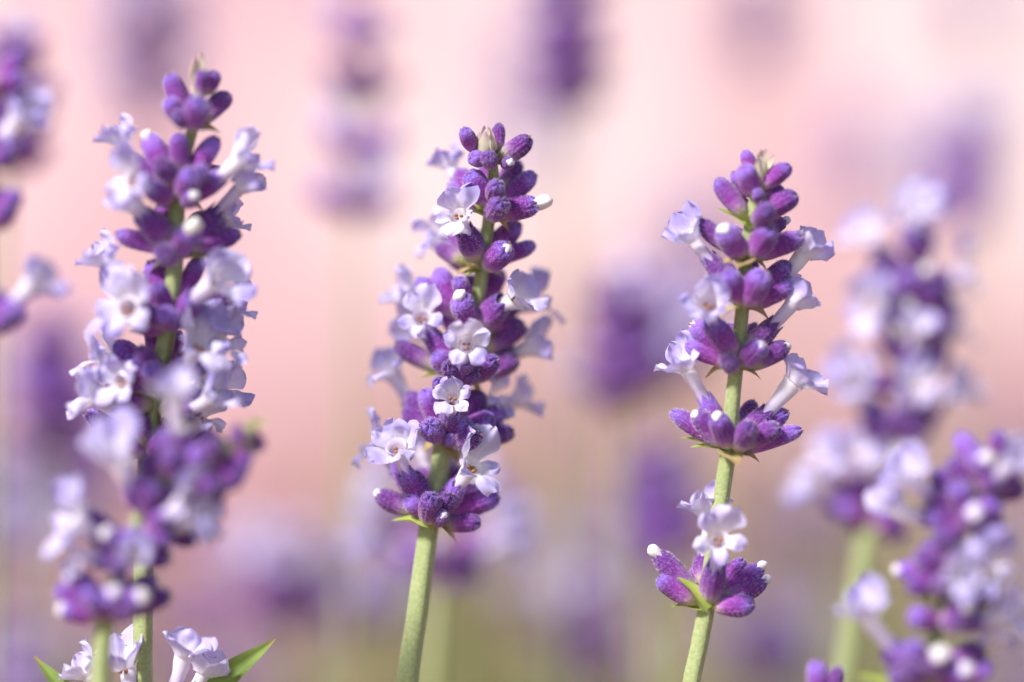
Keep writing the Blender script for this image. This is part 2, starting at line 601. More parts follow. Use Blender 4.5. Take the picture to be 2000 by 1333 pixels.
# ------------------------------------------------------------------ stalks
class Stalk:
    def __init__(self, label, pts, group=None, seed=0, hairs=True, ground=None, fs=1.18):
        """pts: (px, py, depth_mm, stem width in mm) from the tip of the spike downwards"""
        self.pts = pts
        self.fs = fs          # flower scale of this stalk
        self.r = random.Random(seed + 77)
        w = [P(x, y, d) for x, y, d, _ in pts]
        # the stem goes on down into the soil
        last, prev = w[-1], w[-2]
        sl = (last - prev).normalized()
        gx = last.x + sl.x / max(0.3, -sl.z) * last.z * 0.35
        gy = last.y + sl.y / max(0.3, -sl.z) * last.z * 0.35 + self.r.uniform(-.005, .005)
        g = Vector((gx, gy, -0.004)) if ground is None else ground
        path, rad = [], []
        # smooth curve through the points
        W = [x[3] * MM / 2 for x in pts]
        ext = w + [last.lerp(g, 0.5) + Vector((sl.x * 0.02, 0, 0)), g]
        W = W + [W[-1] * 1.05, W[-1] * 1.1]
        for i in range(len(ext) - 1):
            p0 = ext[max(i - 1, 0)]; p1 = ext[i]; p2 = ext[i + 1]; p3 = ext[min(i + 2, len(ext) - 1)]
            st = 6
            h = (p2 - p1).length
            m1 = (p2 - p0) / max(1e-6, (p1 - p0).length + h) * h
            m2 = (p3 - p1) / max(1e-6, (p3 - p2).length + h) * h
            for k in range(st):
                t = k / st
                path.append(p1 * (2 * t ** 3 - 3 * t * t + 1) + m1 * (t ** 3 - 2 * t * t + t) + p2 * (3 * t * t - 2 * t ** 3) + m2 * (t ** 3 - t * t))
                rad.append(W[i] + (W[i + 1] - W[i]) * t)
        path.append(ext[-1]); rad.append(W[-1])
        self.root = bpy.data.objects.new('lavender_stalk', None)
        COL.objects.link(self.root)
        self.root.empty_display_size = 0.01
        self.root.location = g
        WORLD[self.root.name] = Matrix.Translation(g)
        self.root['label'] = label; self.root['category'] = 'lavender'
        if group:
            self.root['group'] = group
        # four-angled, ribbed stem
        mb = MB(); nr = 20; rows = []
        ref = Vector((1, 0.35, 0)).normalized()
        for i, p in enumerate(path):
            d = (path[min(i + 1, len(path) - 1)] - path[max(i - 1, 0)]).normalized()
            x = (ref - d * ref.dot(d)).normalized(); y = d.cross(x)
            row = []
            for j in range(nr):
                th = 2 * math.pi * j / nr
                q = rad[i] * (1 + 0.07 * math.cos(4 * th) + 0.03 * math.cos(8 * th + 1) + 0.05 * pnoise(Vector((p.z * 300, th, seed))))
                row.append(p + (x * math.cos(th) + y * math.sin(th)) * q)
            rows.append(row); ref = x
        inv = -g
        rows = [[q + inv for q in row] for row in rows]
        mb.grid(rows, closed=True)
        if hairs:
            n = len(rows)
            for _ in range(2600):
                i = self.r.randrange(0, n - 8); j = self.r.randrange(nr)
                p = rows[i][j].lerp(rows[i + 1][j], self.r.random())
                c = sum(rows[i], Vector()) / nr
                d = ((p - c).normalized() + Vector((self.r.uniform(-.5, .5), self.r.uniform(-.5, .5), self.r.uniform(-.5, .3)))).normalized()
                mb.hair(p, d, self.r.uniform(0.08, 0.20) * MM, 0.035 * MM)
        place('stem', mb.mesh('stem', [M_STEM, M_STEMHAIR]), self.root, Matrix.Translation(g))

    def depth(self, py):
        pts = self.pts
        for a, b in zip(pts, pts[1:]):
            if py <= b[1]:
                t = max(0.0, min(1.0, (py - a[1]) / max(1e-6, b[1] - a[1])))
                return a[2] + (b[2] - a[2]) * t
        return pts[-1][2]

    def stem_x(self, py):
        pts = self.pts
        for a, b in zip(pts, pts[1:]):
            if py <= b[1]:
                t = max(0.0, min(1.0, (py - a[1]) / max(1e-6, b[1] - a[1])))
                return a[0] + (b[0] - a[0]) * t
        return pts[-1][0]

    # ---- calyx from base pixel to tip pixel. s > 0 leans to the camera, s < 0 away
    def _ends(self, bx, by, tx, ty, s, L):
        y0 = self.depth(by)
        yb = y0 - s * 1.3
        k = (D + yb) / D
        l = math.hypot(tx - bx, ty - by) / PX * k
        dy = 0.0
        if l < L:
            dy = -math.copysign(min(math.sqrt(L * L - l * l), abs(s) * L), s) if s else 0.0
        return P(bx, by, yb), P(tx, ty, yb + dy)

    def calyx3(self, pb, pt, W, opened=False):
        r = self.r
        L = (pt - pb).length
        up = Vector((r.uniform(-1, 1), r.uniform(-1, 1), r.uniform(-1, 1)))
        sw = W * MM / CALYX_W
        m = frame(pb, pt - pb, up, sw, sw, L / CALYX_L)
        me = r.choice(ME_CALYX_O if opened else ME_CALYX)
        return place('calyx', me, self.root, m)

    def b(self, bx, by, tx, ty, s=0.0, W=2.5, L=5.2):
        pb, pt = self._ends(bx, by, tx, ty, s, L)
        return self.calyx3(pb, pt, W * self.r.uniform(.95, 1.05))

    def w(self, bx, by, tx, ty, s=0.0, W=2.6, L=5.2, n=1.0, wid=1.0):
        """bud with its white closed corolla peeping out"""
        pb, pt = self._ends(bx, by, tx, ty, s, L)
        c = self.calyx3(pb, pt, W)
        self.white3(c, pb, pt, n, wid)
        return c

    def white3(self, c, pb, pt, n, wid):
        r = self.r
        d = (pt - pb).normalized()
        m = frame(pt - d * 0.7 * MM, d + Vector((r.uniform(-.2, .2), r.uniform(-.2, .2), r.uniform(-.1, .2))), Vector((0, 1, 0.3)), wid * 1.15, wid * 1.15, n * 1.15 + .1)
        place('closed_corolla', r.choice(ME_WHITE), c, m)

    def f(self, bx, by, tx, ty, s, hx, hy, sh=0.0, face=None, var=None, size=1.0, W=2.6, roll=0.0, L=5.2):
        """open flower: calyx base, calyx tip, throat pixel; sh = throat mm nearer the camera than the calyx tip"""
        pb, pt = self._ends(bx, by, tx, ty, s, L)
        ytip = pt.y / MM
        ph = P(hx, hy, ytip - sh)
        return self.flower3(pb, pt, ph, face, var, size, W, roll)

    def flower3(self, pb, pt, ph, face=None, var=None, size=1.0, W=2.6, roll=0.0):
        r = self.r
        size *= self.fs
        c = self.calyx3(pb, pt, W, opened=True)
        d = (pt - pb).normalized()
        if face is None:
            fd = (ph - pt).normalized() + Vector((0, -0.25, 0.05))
        else:
            fd = Vector((face[0], -face[2], face[1]))
        fd.normalize()
        p0 = pb.lerp(pt, 0.55)
        l = (ph - pt).length
        p1 = pt + d * l * 0.35
        p2 = ph - fd * l * 0.45
        pts, rad = [], []
        n = 12
        for i in range(n + 1):
            t = i / n
            pts.append(p0 * (1 - t) ** 3 + p1 * 3 * t * (1 - t) ** 2 + p2 * 3 * t * t * (1 - t) + ph * t ** 3)
            q = (0.58 + 0.14 * t + 0.16 * max(0, t - 0.5) / 0.5) * (1 + 0.04 * math.sin(t * 9 + l * 9000))
            rad.append(q * MM * (0.5 + 0.5 * size))
        rad[-1] = THROAT * size * 1.0
        o = p0
        mb = tube_builder([p - o for p in pts], rad)
        place('corolla_tube', mb.mesh('corolla_tube', [M_TUBE]), c, Matrix.Translation(o))
        up = Vector((math.sin(roll), 0, math.cos(roll)))
        if abs(fd.z) > 0.75:
            up = up + Vector((0, 0.9, 0))
        m = frame(ph, fd, up, size, size, size)
        vi = r.randrange(len(ME_PETALS)) if var is None else var
        for me in ME_PETALS[vi]:
            place('petal', me, c, m)
        place('anthers', ME_ANTHER, c, m)
        return c

    # ---- bracts under a whorl, pointing out to the px direction
    def br(self, x, y, tx, ty, s=0.0, kind='tan', size=1.0):
        pb, pt = self._ends(x, y, tx, ty, s, 3.0)
        me = {'tan': ME_BRACT, 'green': ME_GBRACT, 'cream': ME_CREAM, 'leaf': ME_LEAF}[kind]
        nat = {'tan': 3.4, 'green': 3.6, 'cream': 2.4, 'leaf': 15.0}[kind] * MM
        L = max((pt - pb).length, 0.4 * nat)
        if kind == 'tan':
            L *= 0.75; size *= 1.3
        k = L / nat
        m = frame(pb, pt - pb, Vector((0.25, -1, 0.5)) if kind == 'leaf' else Vector((0, -0.35, 1)), size, size, k)
        nm = 'leaf' if kind == 'leaf' else 'bract'
        return place(nm, self.r.choice(me), self.root, m)

    def node_bracts(self, x, y, spread=46, kind='tan'):
        r = self.r
        for sx in (-1, 1):
            self.br(x + sx * 6, y + 6, x + sx * spread * r.uniform(.85, 1.1), y - 14 + r.uniform(-8, 8), r.uniform(-.2, .4), kind, 1.0)

    # ---- a whole whorl laid out by angle, for spikes too blurred to place bud by bud
    def whorl(self, x, y, axis=None, n=9, pf=0.35, pw=0.2, size=1.0, el=(35, 62), phase=None, skip_front=False):
        r = self.r
        yd = self.depth(y)
        o = P(x, y, yd)
        if axis is None:
            axis = Vector((P(self.stem_x(y - 40), y - 40, self.depth(y - 40)) - P(self.stem_x(y + 40), y + 40, self.depth(y + 40))))
        axis.normalize()
        xx = Vector((1, 0, 0)); xx = (xx - axis * xx.dot(axis)).normalized(); yy = axis.cross(xx)
        ph = r.random() * 6.28 if phase is None else phase
        for i in range(n):
            th = ph + 2 * math.pi * (i + r.uniform(-.25, .25)) / n
            e = math.radians(r.uniform(*el))
            ra = xx * math.cos(th) + yy * math.sin(th)
            d = axis * math.cos(e) + ra * math.sin(e)
            L = r.uniform(4.3, 5.6) * MM * size
            pb = o + ra * 0.9 * MM * size + axis * r.uniform(-0.6, 1.2) * MM
            pt = pb + d * L
            q = r.random()
            if q < pf:
                fd = (d + ra * 0.3 + Vector((0, -0.15, 0.1))).normalized()
                ph_ = pt + (d * 0.6 + fd * 0.4) * r.uniform(2.2, 3.4) * MM * size
                self.flower3(pb, pt, ph_, (fd.x, fd.z, -fd.y), None, size * r.uniform(.9, 1.1), 2.5 * size, r.uniform(-.3, .3))
            elif q < pf + pw:
                c = self.calyx3(pb, pt, 2.5 * size)
                self.white3(c, pb, pt, r.uniform(.7, 1.4), r.uniform(.9, 1.15) * size)
            else:
                self.calyx3(pb, pt, r.uniform(2.2, 2.6) * size)
        self.node_bracts(x, y, 40 * size)

    def apex(self, x, y, lean=0.0, n=7, size=1.0):
        """young tip: small buds and pale bracts"""
        r = self.r
        for i in range(n):
            a = -1 + 2 * i / (n - 1)
            bx, by = x + a * 8, y + r.uniform(-2, 14)
            tx, ty = x + lean * 22 + a * 26 * size + r.uniform(-4, 4), y - (48 - 22 * abs(a)) * size + r.uniform(-8, 8)
            if i % 2:
                self.b(bx, by, tx, ty, r.uniform(-.5, .7), 1.7 * size, 3.0)
            else:
                self.br(bx, by, tx, ty, r.uniform(-.4, .5), 'cream', 1.2 * size)


# ------------------------------------------------------------------ the setting
def box_mesh(name, x0, x1, y0, y1, z0, z1, mat, bevel=0.01):
    bm = bmesh.new()
    bmesh.ops.create_cube(bm, size=1)
    for v in bm.verts:
        v.co = Vector((x0 + (v.co.x + .5) * (x1 - x0), y0 + (v.co.y + .5) * (y1 - y0), z0 + (v.co.z + .5) * (z1 - z0)))
    bmesh.ops.bevel(bm, geom=list(bm.edges), offset=bevel, segments=2, affect='EDGES')
    me = bpy.data.meshes.new(name); bm.to_mesh(me); bm.free()
    me.materials.append(mat)
    return me


def build_setting():
    bm = bmesh.new()
    bmesh.ops.create_grid(bm, x_segments=60, y_segments=60, size=40)
    for v in bm.verts:
        v.co.z = 0.0
    me = bpy.data.meshes.new('ground'); bm.to_mesh(me); bm.free()
    me.materials.append(make_soil_mat())
    g = place('ground', me, None, Matrix.Identity(4)); g['kind'] = 'structure'
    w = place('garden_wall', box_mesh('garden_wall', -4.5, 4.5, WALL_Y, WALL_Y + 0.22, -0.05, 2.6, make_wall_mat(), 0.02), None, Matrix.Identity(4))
    w['label'] = 'pink limewashed garden wall far behind all the lavender'; w['category'] = 'wall'


WALL_Y = 1.25
build_setting()


def bush(x, y, z, rx, ry, n, seed, label):
    """mound of narrow grey-green leaves on woody shoots"""
    r = random.Random(seed)
    root = bpy.data.objects.new('lavender_bush', None); COL.objects.link(root)
    root.location = (x, y, 0); WORLD[root.name] = Matrix.Translation((x, y, 0))
    root.empty_display_size = 0.05
    root['label'] = label; root['category'] = 'lavender bush'; root['group'] = 'leafy lavender bushes'
    shoots, leaves = MB(), MB()
    blade = blade_builder(seed, 26 * MM, 3.2 * MM, 0.5, 0.5, nv=5, nu=3)
    for _ in range(n):
        a = r.random() * 6.28; q = math.sqrt(r.random())
        top = Vector((rx * q * math.cos(a), ry * q * math.sin(a), z * (1 - 0.45 * q * q) * r.uniform(.75, 1.05)))
        foot = Vector((top.x * 0.35, top.y * 0.35, -0.003))
        mid = foot.lerp(top, 0.55) + Vector((top.x * .12, top.y * .12, 0))
        pts = [foot.lerp(mid, t / 3) for t in range(3)] + [mid.lerp(top, t / 4) for t in range(5)]
        tb = tube_builder(pts, [1.5 * MM] * 3 + [1.1 * MM] * 5, 5)
        shoots.merge(tb, Matrix.Identity(4))
        for k in range(16):
            t = 0.30 + 0.70 * k / 15
            p = mid.lerp(top, (t - 0.3) / 0.7)
            th = r.random() * 6.28
            d = Vector((math.cos(th), math.sin(th), r.uniform(.5, 1.8))).normalized()
            s = r.uniform(.7, 1.25)
            leaves.merge(blade, frame(p, d, Vector((0, 0, 1)), s, s, s))
    place('shoots', shoots.mesh('shoots', [M_STEM]), root, Matrix.Translation((x, y, 0)))
    lv = place('foliage', leaves.mesh('foliage', [M_FOLIAGE]), root, Matrix.Translation((x, y, 0)))
    lv['kind'] = 'stuff'


# ------------------------------------------------------------------ stalk C: the sharp one in the middle
def stalk_centre():
    s = Stalk('sharp lavender spike whose small five-lobed flower faces straight out of its middle',
              [(951, 285, 1, .9), (964, 340, 2, 1.2), (956, 420, 3, 1.4), (945, 500, 4, 1.5), (934, 580, 5, 1.6), (912, 680, 6, 1.9),
               (888, 770, 6, 2.0), (866, 860, 5.5, 2.1), (856, 940, 5, 2.2), (838, 1028, 4, 2.25), (815, 1200, 3.5, 2.45), (797, 1333, 3, 2.55)], seed=1)
    # apex
    s.b(925, 296, 906, 252, .55, 1.7, 3.4); s.b(972, 305, 972, 243, -.4, 1.6, 3.4); s.b(972, 318, 1034, 270, .15, 2.3)
    s.b(958, 325, 955, 302, .9, 1.9, 2.6); s.w(985, 325, 996, 316, .8, 1.4, 2.2, .35, .7); s.b(948, 318, 922, 302, .6, 2.0, 2.8)
    for a in ((948, 300, 936, 258, .6), (952, 298, 950, 256, .8), (955, 300, 966, 258, .5), (958, 300, 974, 252, .3), (942, 302, 925, 275, .7),
              (950, 305, 940, 280, .9), (944, 296, 930, 246, -.2), (955, 306, 962, 282, .9), (940, 306, 915, 285, .5), (950, 308, 932, 268, 1.3), (954, 308, 958, 264, 1.4), (948, 308, 944, 272, 1.6)):
        s.br(*a, 'cream', 1.55)
    # whorl 1
    s.b(968, 385, 1012, 318, -.7, 2.4); s.b(976, 398, 1044, 342, -.5, 2.3); s.w(968, 418, 1050, 398, .25, 2.7, 5.2, 1.0, 1.3)
    s.b(960, 392, 973, 358, .9, 2.0, 4.2); s.b(960, 428, 977, 392, .9, 2.5, 4.6); s.b(958, 400, 914, 340, .35, 2.8)
    s.b(948, 372, 946, 328, -.5, 1.8); s.b(938, 388, 894, 336, -.5, 2.3); s.b(945, 410, 878, 362, -.6, 2.2)
    s.f(940, 390, 896, 352, -.9, 878, 322, -1.0, (-.35, .9, -.15), 2, 1.0)
    s.br(962, 428, 1018, 436, .4); s.br(948, 425, 915, 380, .2, 'green'); s.br(950, 428, 922, 402, .4, 'green')
    # whorl 2
    s.f(940, 512, 908, 452, .45, 893, 418, .8, (-.25, .55, .8), 1, 1.05, 3.0)
    s.b(926, 505, 880, 440, -.6, 2.4); s.w(948, 524, 992, 484, .6, 2.9, 5.0, .35, .9); s.b(948, 500, 1012, 436, -.75, 2.5)
    s.b(956, 512, 1042, 478, -.3, 2.0); s.b(936, 505, 930, 455, -.8, 2.2)
    s.f(920, 520, 882, 498, -.9, 850, 470, -.3, (-.6, .7, .0), 4, 1.15); s.b(912, 515, 852, 482, -.2, 1.9)
    s.f(925, 515, 885, 470, -1, 858, 438, -1, (-.4, .8, -.3), 6, 1.1)
    s.br(936, 528, 880, 512, .4, 'tan', 1.1); s.br(945, 532, 1000, 518, -.2); s.br(938, 532, 910, 528, .6, 'green', .8)
    # whorl 3
    s.b(905, 612, 852, 530, -.55, 2.9); s.b(915, 592, 892, 545, .5, 2.1, 4.0); s.w(920, 640, 897, 580, .65, 2.7, 5.0, .55, 1.15)
    s.f(930, 640, 984, 592, .3, 1010, 578, .6, (.72, .62, .35), 3, 1.25, 3.2); s.b(940, 600, 975, 528, -.8, 2.4)
    s.f(940, 628, 1000, 600, -.8, 1052, 588, -.8, (.75, .6, -.1), 1, 1.15); s.b(898, 620, 816, 548, -.6, 2.4); s.b(900, 660, 868, 600, -.4, 2.4)
    s.f(905, 630, 850, 588, -.7, 795, 572, -.6, (-.75, .6, .2), 2, 1.2)
    s.b(940, 640, 1022, 636, -.5, 2.4); s.b(925, 600, 918, 540, -.9, 2.2)
    s.br(915, 645, 860, 640, .1); s.br(935, 650, 985, 655, .2)
    # whorl 4
    s.f(893, 722, 838, 652, .55, 822, 618, .8, (-.22, .55, .8), 4, 1.15, 2.7); s.f(905, 735, 908, 700, 1.0, 911, 672, 2.2, (.03, .12, 1.0), 0, 1.0, 2.4, 0)
    s.b(868, 725, 776, 672, -.45, 2.4); s.b(930, 690, 1024, 640, -.6, 2.3); s.f(930, 712, 1000, 692, -.45, 1036, 676, .2, (.9, .4, .1), 5, 1.25)
    s.b(925, 742, 966, 702, .7, 2.5); s.b(930, 735, 1010, 702, -.4, 2.6); s.b(912, 700, 966, 655, -.9, 2.4); s.b(890, 735, 850, 690, .3, 2.5)
    s.b(900, 745, 930, 725, .7, 2.3); s.b(900, 745, 875, 712, .9, 2.2)
    s.f(895, 712, 850, 670, -.9, 800, 640, -.5, (-.7, .6, -.1), 5, 1.1)
    s.br(890, 735, 815, 722, .1, 'green', 1.2); s.br(910, 745, 965, 752, .3, 'tan', 1.2); s.br(905, 742, 845, 725, .5)
    # whorl 5
    s.f(876, 846, 880, 802, .7, 884, 776, 1.0, (.0, .42, .9), 6, .98, 2.5); s.b(865, 785, 856, 742, .85, 1.8, 4.2)
    s.b(862, 838, 828, 762, .35, 2.5); s.b(850, 842, 800, 768, -.4, 2.6); s.b(858, 858, 836, 830, .9, 2.5); s.b(880, 830, 942, 768, -.5, 2.8)
    s.b(890, 838, 984, 802, -.4, 2.6); s.b(892, 858, 1000, 842, .0, 2.5); s.b(872, 866, 882, 855, .9, 1.5, 3); s.b(884, 868, 932, 850, .75, 2.6)
    s.f(885, 825, 935, 792, -.2, 972, 776, .3, (.75, .65, .35), 4, 1.15); s.f(885, 835, 945, 805, -.8, 1015, 778, -.4, (.85, .5, 0), 3, 1.2)
    s.f(850, 835, 800, 785, -.5, 765, 728, -.4, (-.55, .8, .1), 1, 1.25); s.b(842, 850, 790, 800, .0, 2.4); s.b(905, 845, 960, 815, .4, 2.6)
    s.b(872, 835, 905, 790, -.2, 2.4); s.b(880, 850, 915, 825, .6, 2.4)
    s.br(860, 862, 820, 855, .3); s.br(872, 872, 905, 880, .5, 'tan', .8)
    # whorl 6
    s.w(822, 1005, 738, 965, .25, 2.5, 5, .45, .8); s.b(832, 990, 768, 905, -.4, 2.3); s.b(836, 1000, 806, 925, .25, 2.5); s.b(846, 980, 822, 915, -.7, 2.3)
    s.b(838, 1022, 839, 968, .8, 2.6, 5.0); s.w(855, 1022, 866, 1006, .9, 1.8, 3.4, .3, .7); s.f(850, 1010, 898, 948, .3, 926, 908, 1.0, (.58, .58, .58), 1, 1.35, 2.6)
    s.b(860, 1008, 970, 968, -.15, 2.7); s.b(858, 985, 908, 918, -.7, 2.3); s.b(862, 1005, 930, 955, -.4, 2.7); s.b(858, 1022, 937, 1020, .15, 2.2)
    s.f(832, 990, 790, 920, .45, 775, 872, 1.0, (-.3, .62, .72), 3, 1.3, 2.5); s.f(830, 985, 775, 920, -.6, 728, 868, -.2, (-.75, .6, .15), 4, 1.3)
    s.f(848, 985, 836, 925, -.9, 826, 880, -.3, (-.1, .95, -.2), 5, 1.0); s.f(852, 980, 880, 920, -.9, 893, 882, -.4, (.3, .9, -.2), 2, 1.1)
    s.b(848, 1012, 880, 970, .5, 2.5); s.b(838, 1010, 795, 975, .4, 2.3)
    s.br(836, 1030, 772, 998, 1.5, 'green', 1.7); s.br(845, 1026, 915, 1022, .2, 'tan', 1.2); s.br(838, 1026, 808, 992, -.3, 'green', 1.1)
    return s


# ------------------------------------------------------------------ stalk R: right of the middle, whorls well apart
def stalk_right():
    s = Stalk('slender lavender spike with widely spaced whorls and long bare stretches of stem',
              [(1484, 330, -3, .9), (1472, 400, -3, 1.3), (1464, 450, -3, 1.5), (1456, 520, -2.5, 1.6), (1450, 600, -2, 1.6), (1440, 700, -1.5, 1.6), (1432, 770, -1, 1.75),
               (1424, 870, -.5, 1.85), (1411, 960, 0, 1.9), (1398, 1040, 0, 1.95), (1380, 1185, 0, 2.0), (1364, 1270, 0, 2.0), (1350, 1340, 0, 2.1)], seed=2)
    # apex
    for a in ((1486, 345, 1486, 288, .3), (1490, 345, 1512, 292, .2), (1490, 348, 1500, 300, .6), (1482, 350, 1476, 312, .5), (1494, 350, 1524, 310, -.3)):
        s.br(*a, 'cream', 1.3)
    s.b(1470, 345, 1455, 296, -.2, 1.7, 3.2); s.b(1474, 378, 1452, 326, .45, 2.3, 4.4); s.b(1484, 368, 1541, 324, .1, 2.1); s.b(1478, 392, 1482, 374, .8, 1.3, 2.4)
    s.b(1480, 385, 1530, 372, -.5, 1.6, 3); s.b(1468, 385, 1432, 338, -.4, 1.6, 3.2)
    # whorl 1
    s.b(1455, 425, 1402, 352, .2, 2.2); s.b(1476, 425, 1553, 380, -.1, 2.5); s.b(1478, 438, 1502, 408, .85, 2.3, 4.5); s.w(1482, 445, 1532, 434, -.6, 1.8, 3.8, .6, .8)
    s.b(1462, 420, 1425, 375, -.6, 2.0)
    s.br(1460, 445, 1408, 395, .4, 'green', 1.3); s.br(1468, 448, 1500, 440, .5, 'green', 1.1); s.br(1462, 440, 1446, 400, .7, 'green', .9); s.br(1466, 446, 1470, 410, .7, 'green', .9)
    # whorl 2
    s.w(1452, 502, 1411, 448, .55, 2.9, 5.2, .45, 1.2); s.b(1445, 500, 1364, 434, -.2, 2.2); s.b(1466, 505, 1506, 446, .55, 2.7, 5.2); s.b(1468, 502, 1563, 462, -.15, 2.4)
    s.b(1462, 480, 1520, 440, -.7, 2.2); s.b(1450, 490, 1430, 450, -.7, 2.2)
    s.br(1455, 508, 1400, 492, .5, 'tan', 1.1); s.br(1460, 510, 1520, 498, .4, 'tan', 1.1); s.br(1456, 512, 1440, 500, .8)
    # whorl 3
    s.f(1445, 585, 1384, 506, .0, 1352, 462, 0, (-.55, .72, .2), 5, 1.2, 2.4); s.b(1446, 588, 1412, 520, .3, 2.4); s.b(1456, 596, 1490, 532, .65, 3.0, 5.2)
    s.b(1460, 590, 1538, 514, -.35, 2.5); s.f(1460, 592, 1532, 542, -.45, 1572, 492, -.2, (.6, .75, .0), 2, 1.3, 2.6); s.b(1460, 600, 1548, 556, .0, 2.2)
    s.b(1446, 575, 1395, 530, -.6, 2.2); s.b(1455, 580, 1470, 515, -.8, 2.2); s.b(1448, 592, 1425, 530, .6, 2.3)
    s.br(1446, 602, 1400, 585, .3, 'tan', 1.1); s.br(1456, 605, 1530, 592, .2, 'tan', 1.2)
    # whorl 4
    s.f(1436, 696, 1391, 628, .55, 1382, 592, 1.6, (-.15, .45, .88), 2, 1.25, 2.8, 0.2); s.f(1450, 695, 1514, 632, -.1, 1550, 590, 0, (.62, .72, -.1), 5, 1.2, 2.4)
    s.w(1446, 714, 1488, 672, .45, 2.6, 5.2, .3, .9); s.w(1452, 718, 1538, 676, .1, 2.4, 5.2, .4, .9); s.w(1428, 700, 1352, 634, -.1, 2.5, 5.2, .35, .9)
    s.b(1425, 712, 1342, 675, .2, 2.1); s.b(1434, 722, 1420, 702, .9, 2.0, 3.2); s.b(1438, 690, 1425, 640, -.7, 2.3); s.b(1448, 690, 1480, 640, -.7, 2.3)
    s.br(1430, 722, 1370, 700, .3, 'tan', 1.3); s.br(1446, 724, 1500, 714, .2)
    s.f(1420, 860, 1376, 778, .05, 1338, 712, .2, (-.5, .72, .25), 2, 1.3, 2.3)
    # whorl 5
    s.b(1412, 872, 1316, 804, .05, 2.2); s.w(1416, 872, 1358, 808, .4, 2.6, 5.2, .4, .95); s.w(1424, 874, 1402, 812, .6, 2.7, 5.2, .4, 1.0); s.b(1438, 880, 1466, 828, .75, 2.6, 5.0)
    s.f(1440, 872, 1500, 806, .0, 1555, 742, 0, (.6, .72, .12), 3, 1.3, 3.0); s.b(1432, 850, 1472, 786, -.5, 1.9); s.b(1440, 860, 1536, 806, -.5, 2.3); s.b(1440, 880, 1562, 842, .1, 2.2)
    s.b(1445, 872, 1520, 832, .3, 2.4); s.b(1418, 860, 1390, 800, -.6, 2.3)
    s.br(1420, 882, 1352, 858, .3, 'green', 1.3); s.br(1432, 886, 1500, 876, .4, 'tan', 1.3); s.br(1426, 888, 1440, 880, .8); s.br(1418, 880, 1330, 842, .0, 'green', 1.1)
    # whorl 6
    s.w(1366, 1172, 1284, 1082, .2, 2.6, 6.0, .8, 1.0); s.b(1362, 1178, 1288, 1128, .45, 2.5); s.f(1384, 1180, 1400, 1108, .55, 1404, 1052, 1.6, (.08, .35, .92), 4, 1.25, 2.9)
    s.f(1378, 1150, 1372, 1090, -.4, 1384, 1000, -.3, (-.22, .92, .1), 2, 1.35, 2.3); s.b(1392, 1168, 1452, 1096, -.3, 2.1); s.w(1394, 1172, 1486, 1108, .0, 2.3, 5.6, .6, .9)
    s.w(1396, 1178, 1494, 1136, .25, 2.6, 5.6, .6, .9); s.b(1392, 1184, 1470, 1182, .7, 2.6, 5.0); s.b(1372, 1160, 1362, 1110, -.5, 2.2); s.b(1382, 1160, 1418, 1105, -.6, 2.3)
    s.br(1378, 1192, 1340, 1118, 1.9, 'green', 1.8); s.br(1376, 1194, 1318, 1168, .4, 'green', 1.5); s.br(1390, 1190, 1432, 1180, .6, 'green', 1.4)
    return s


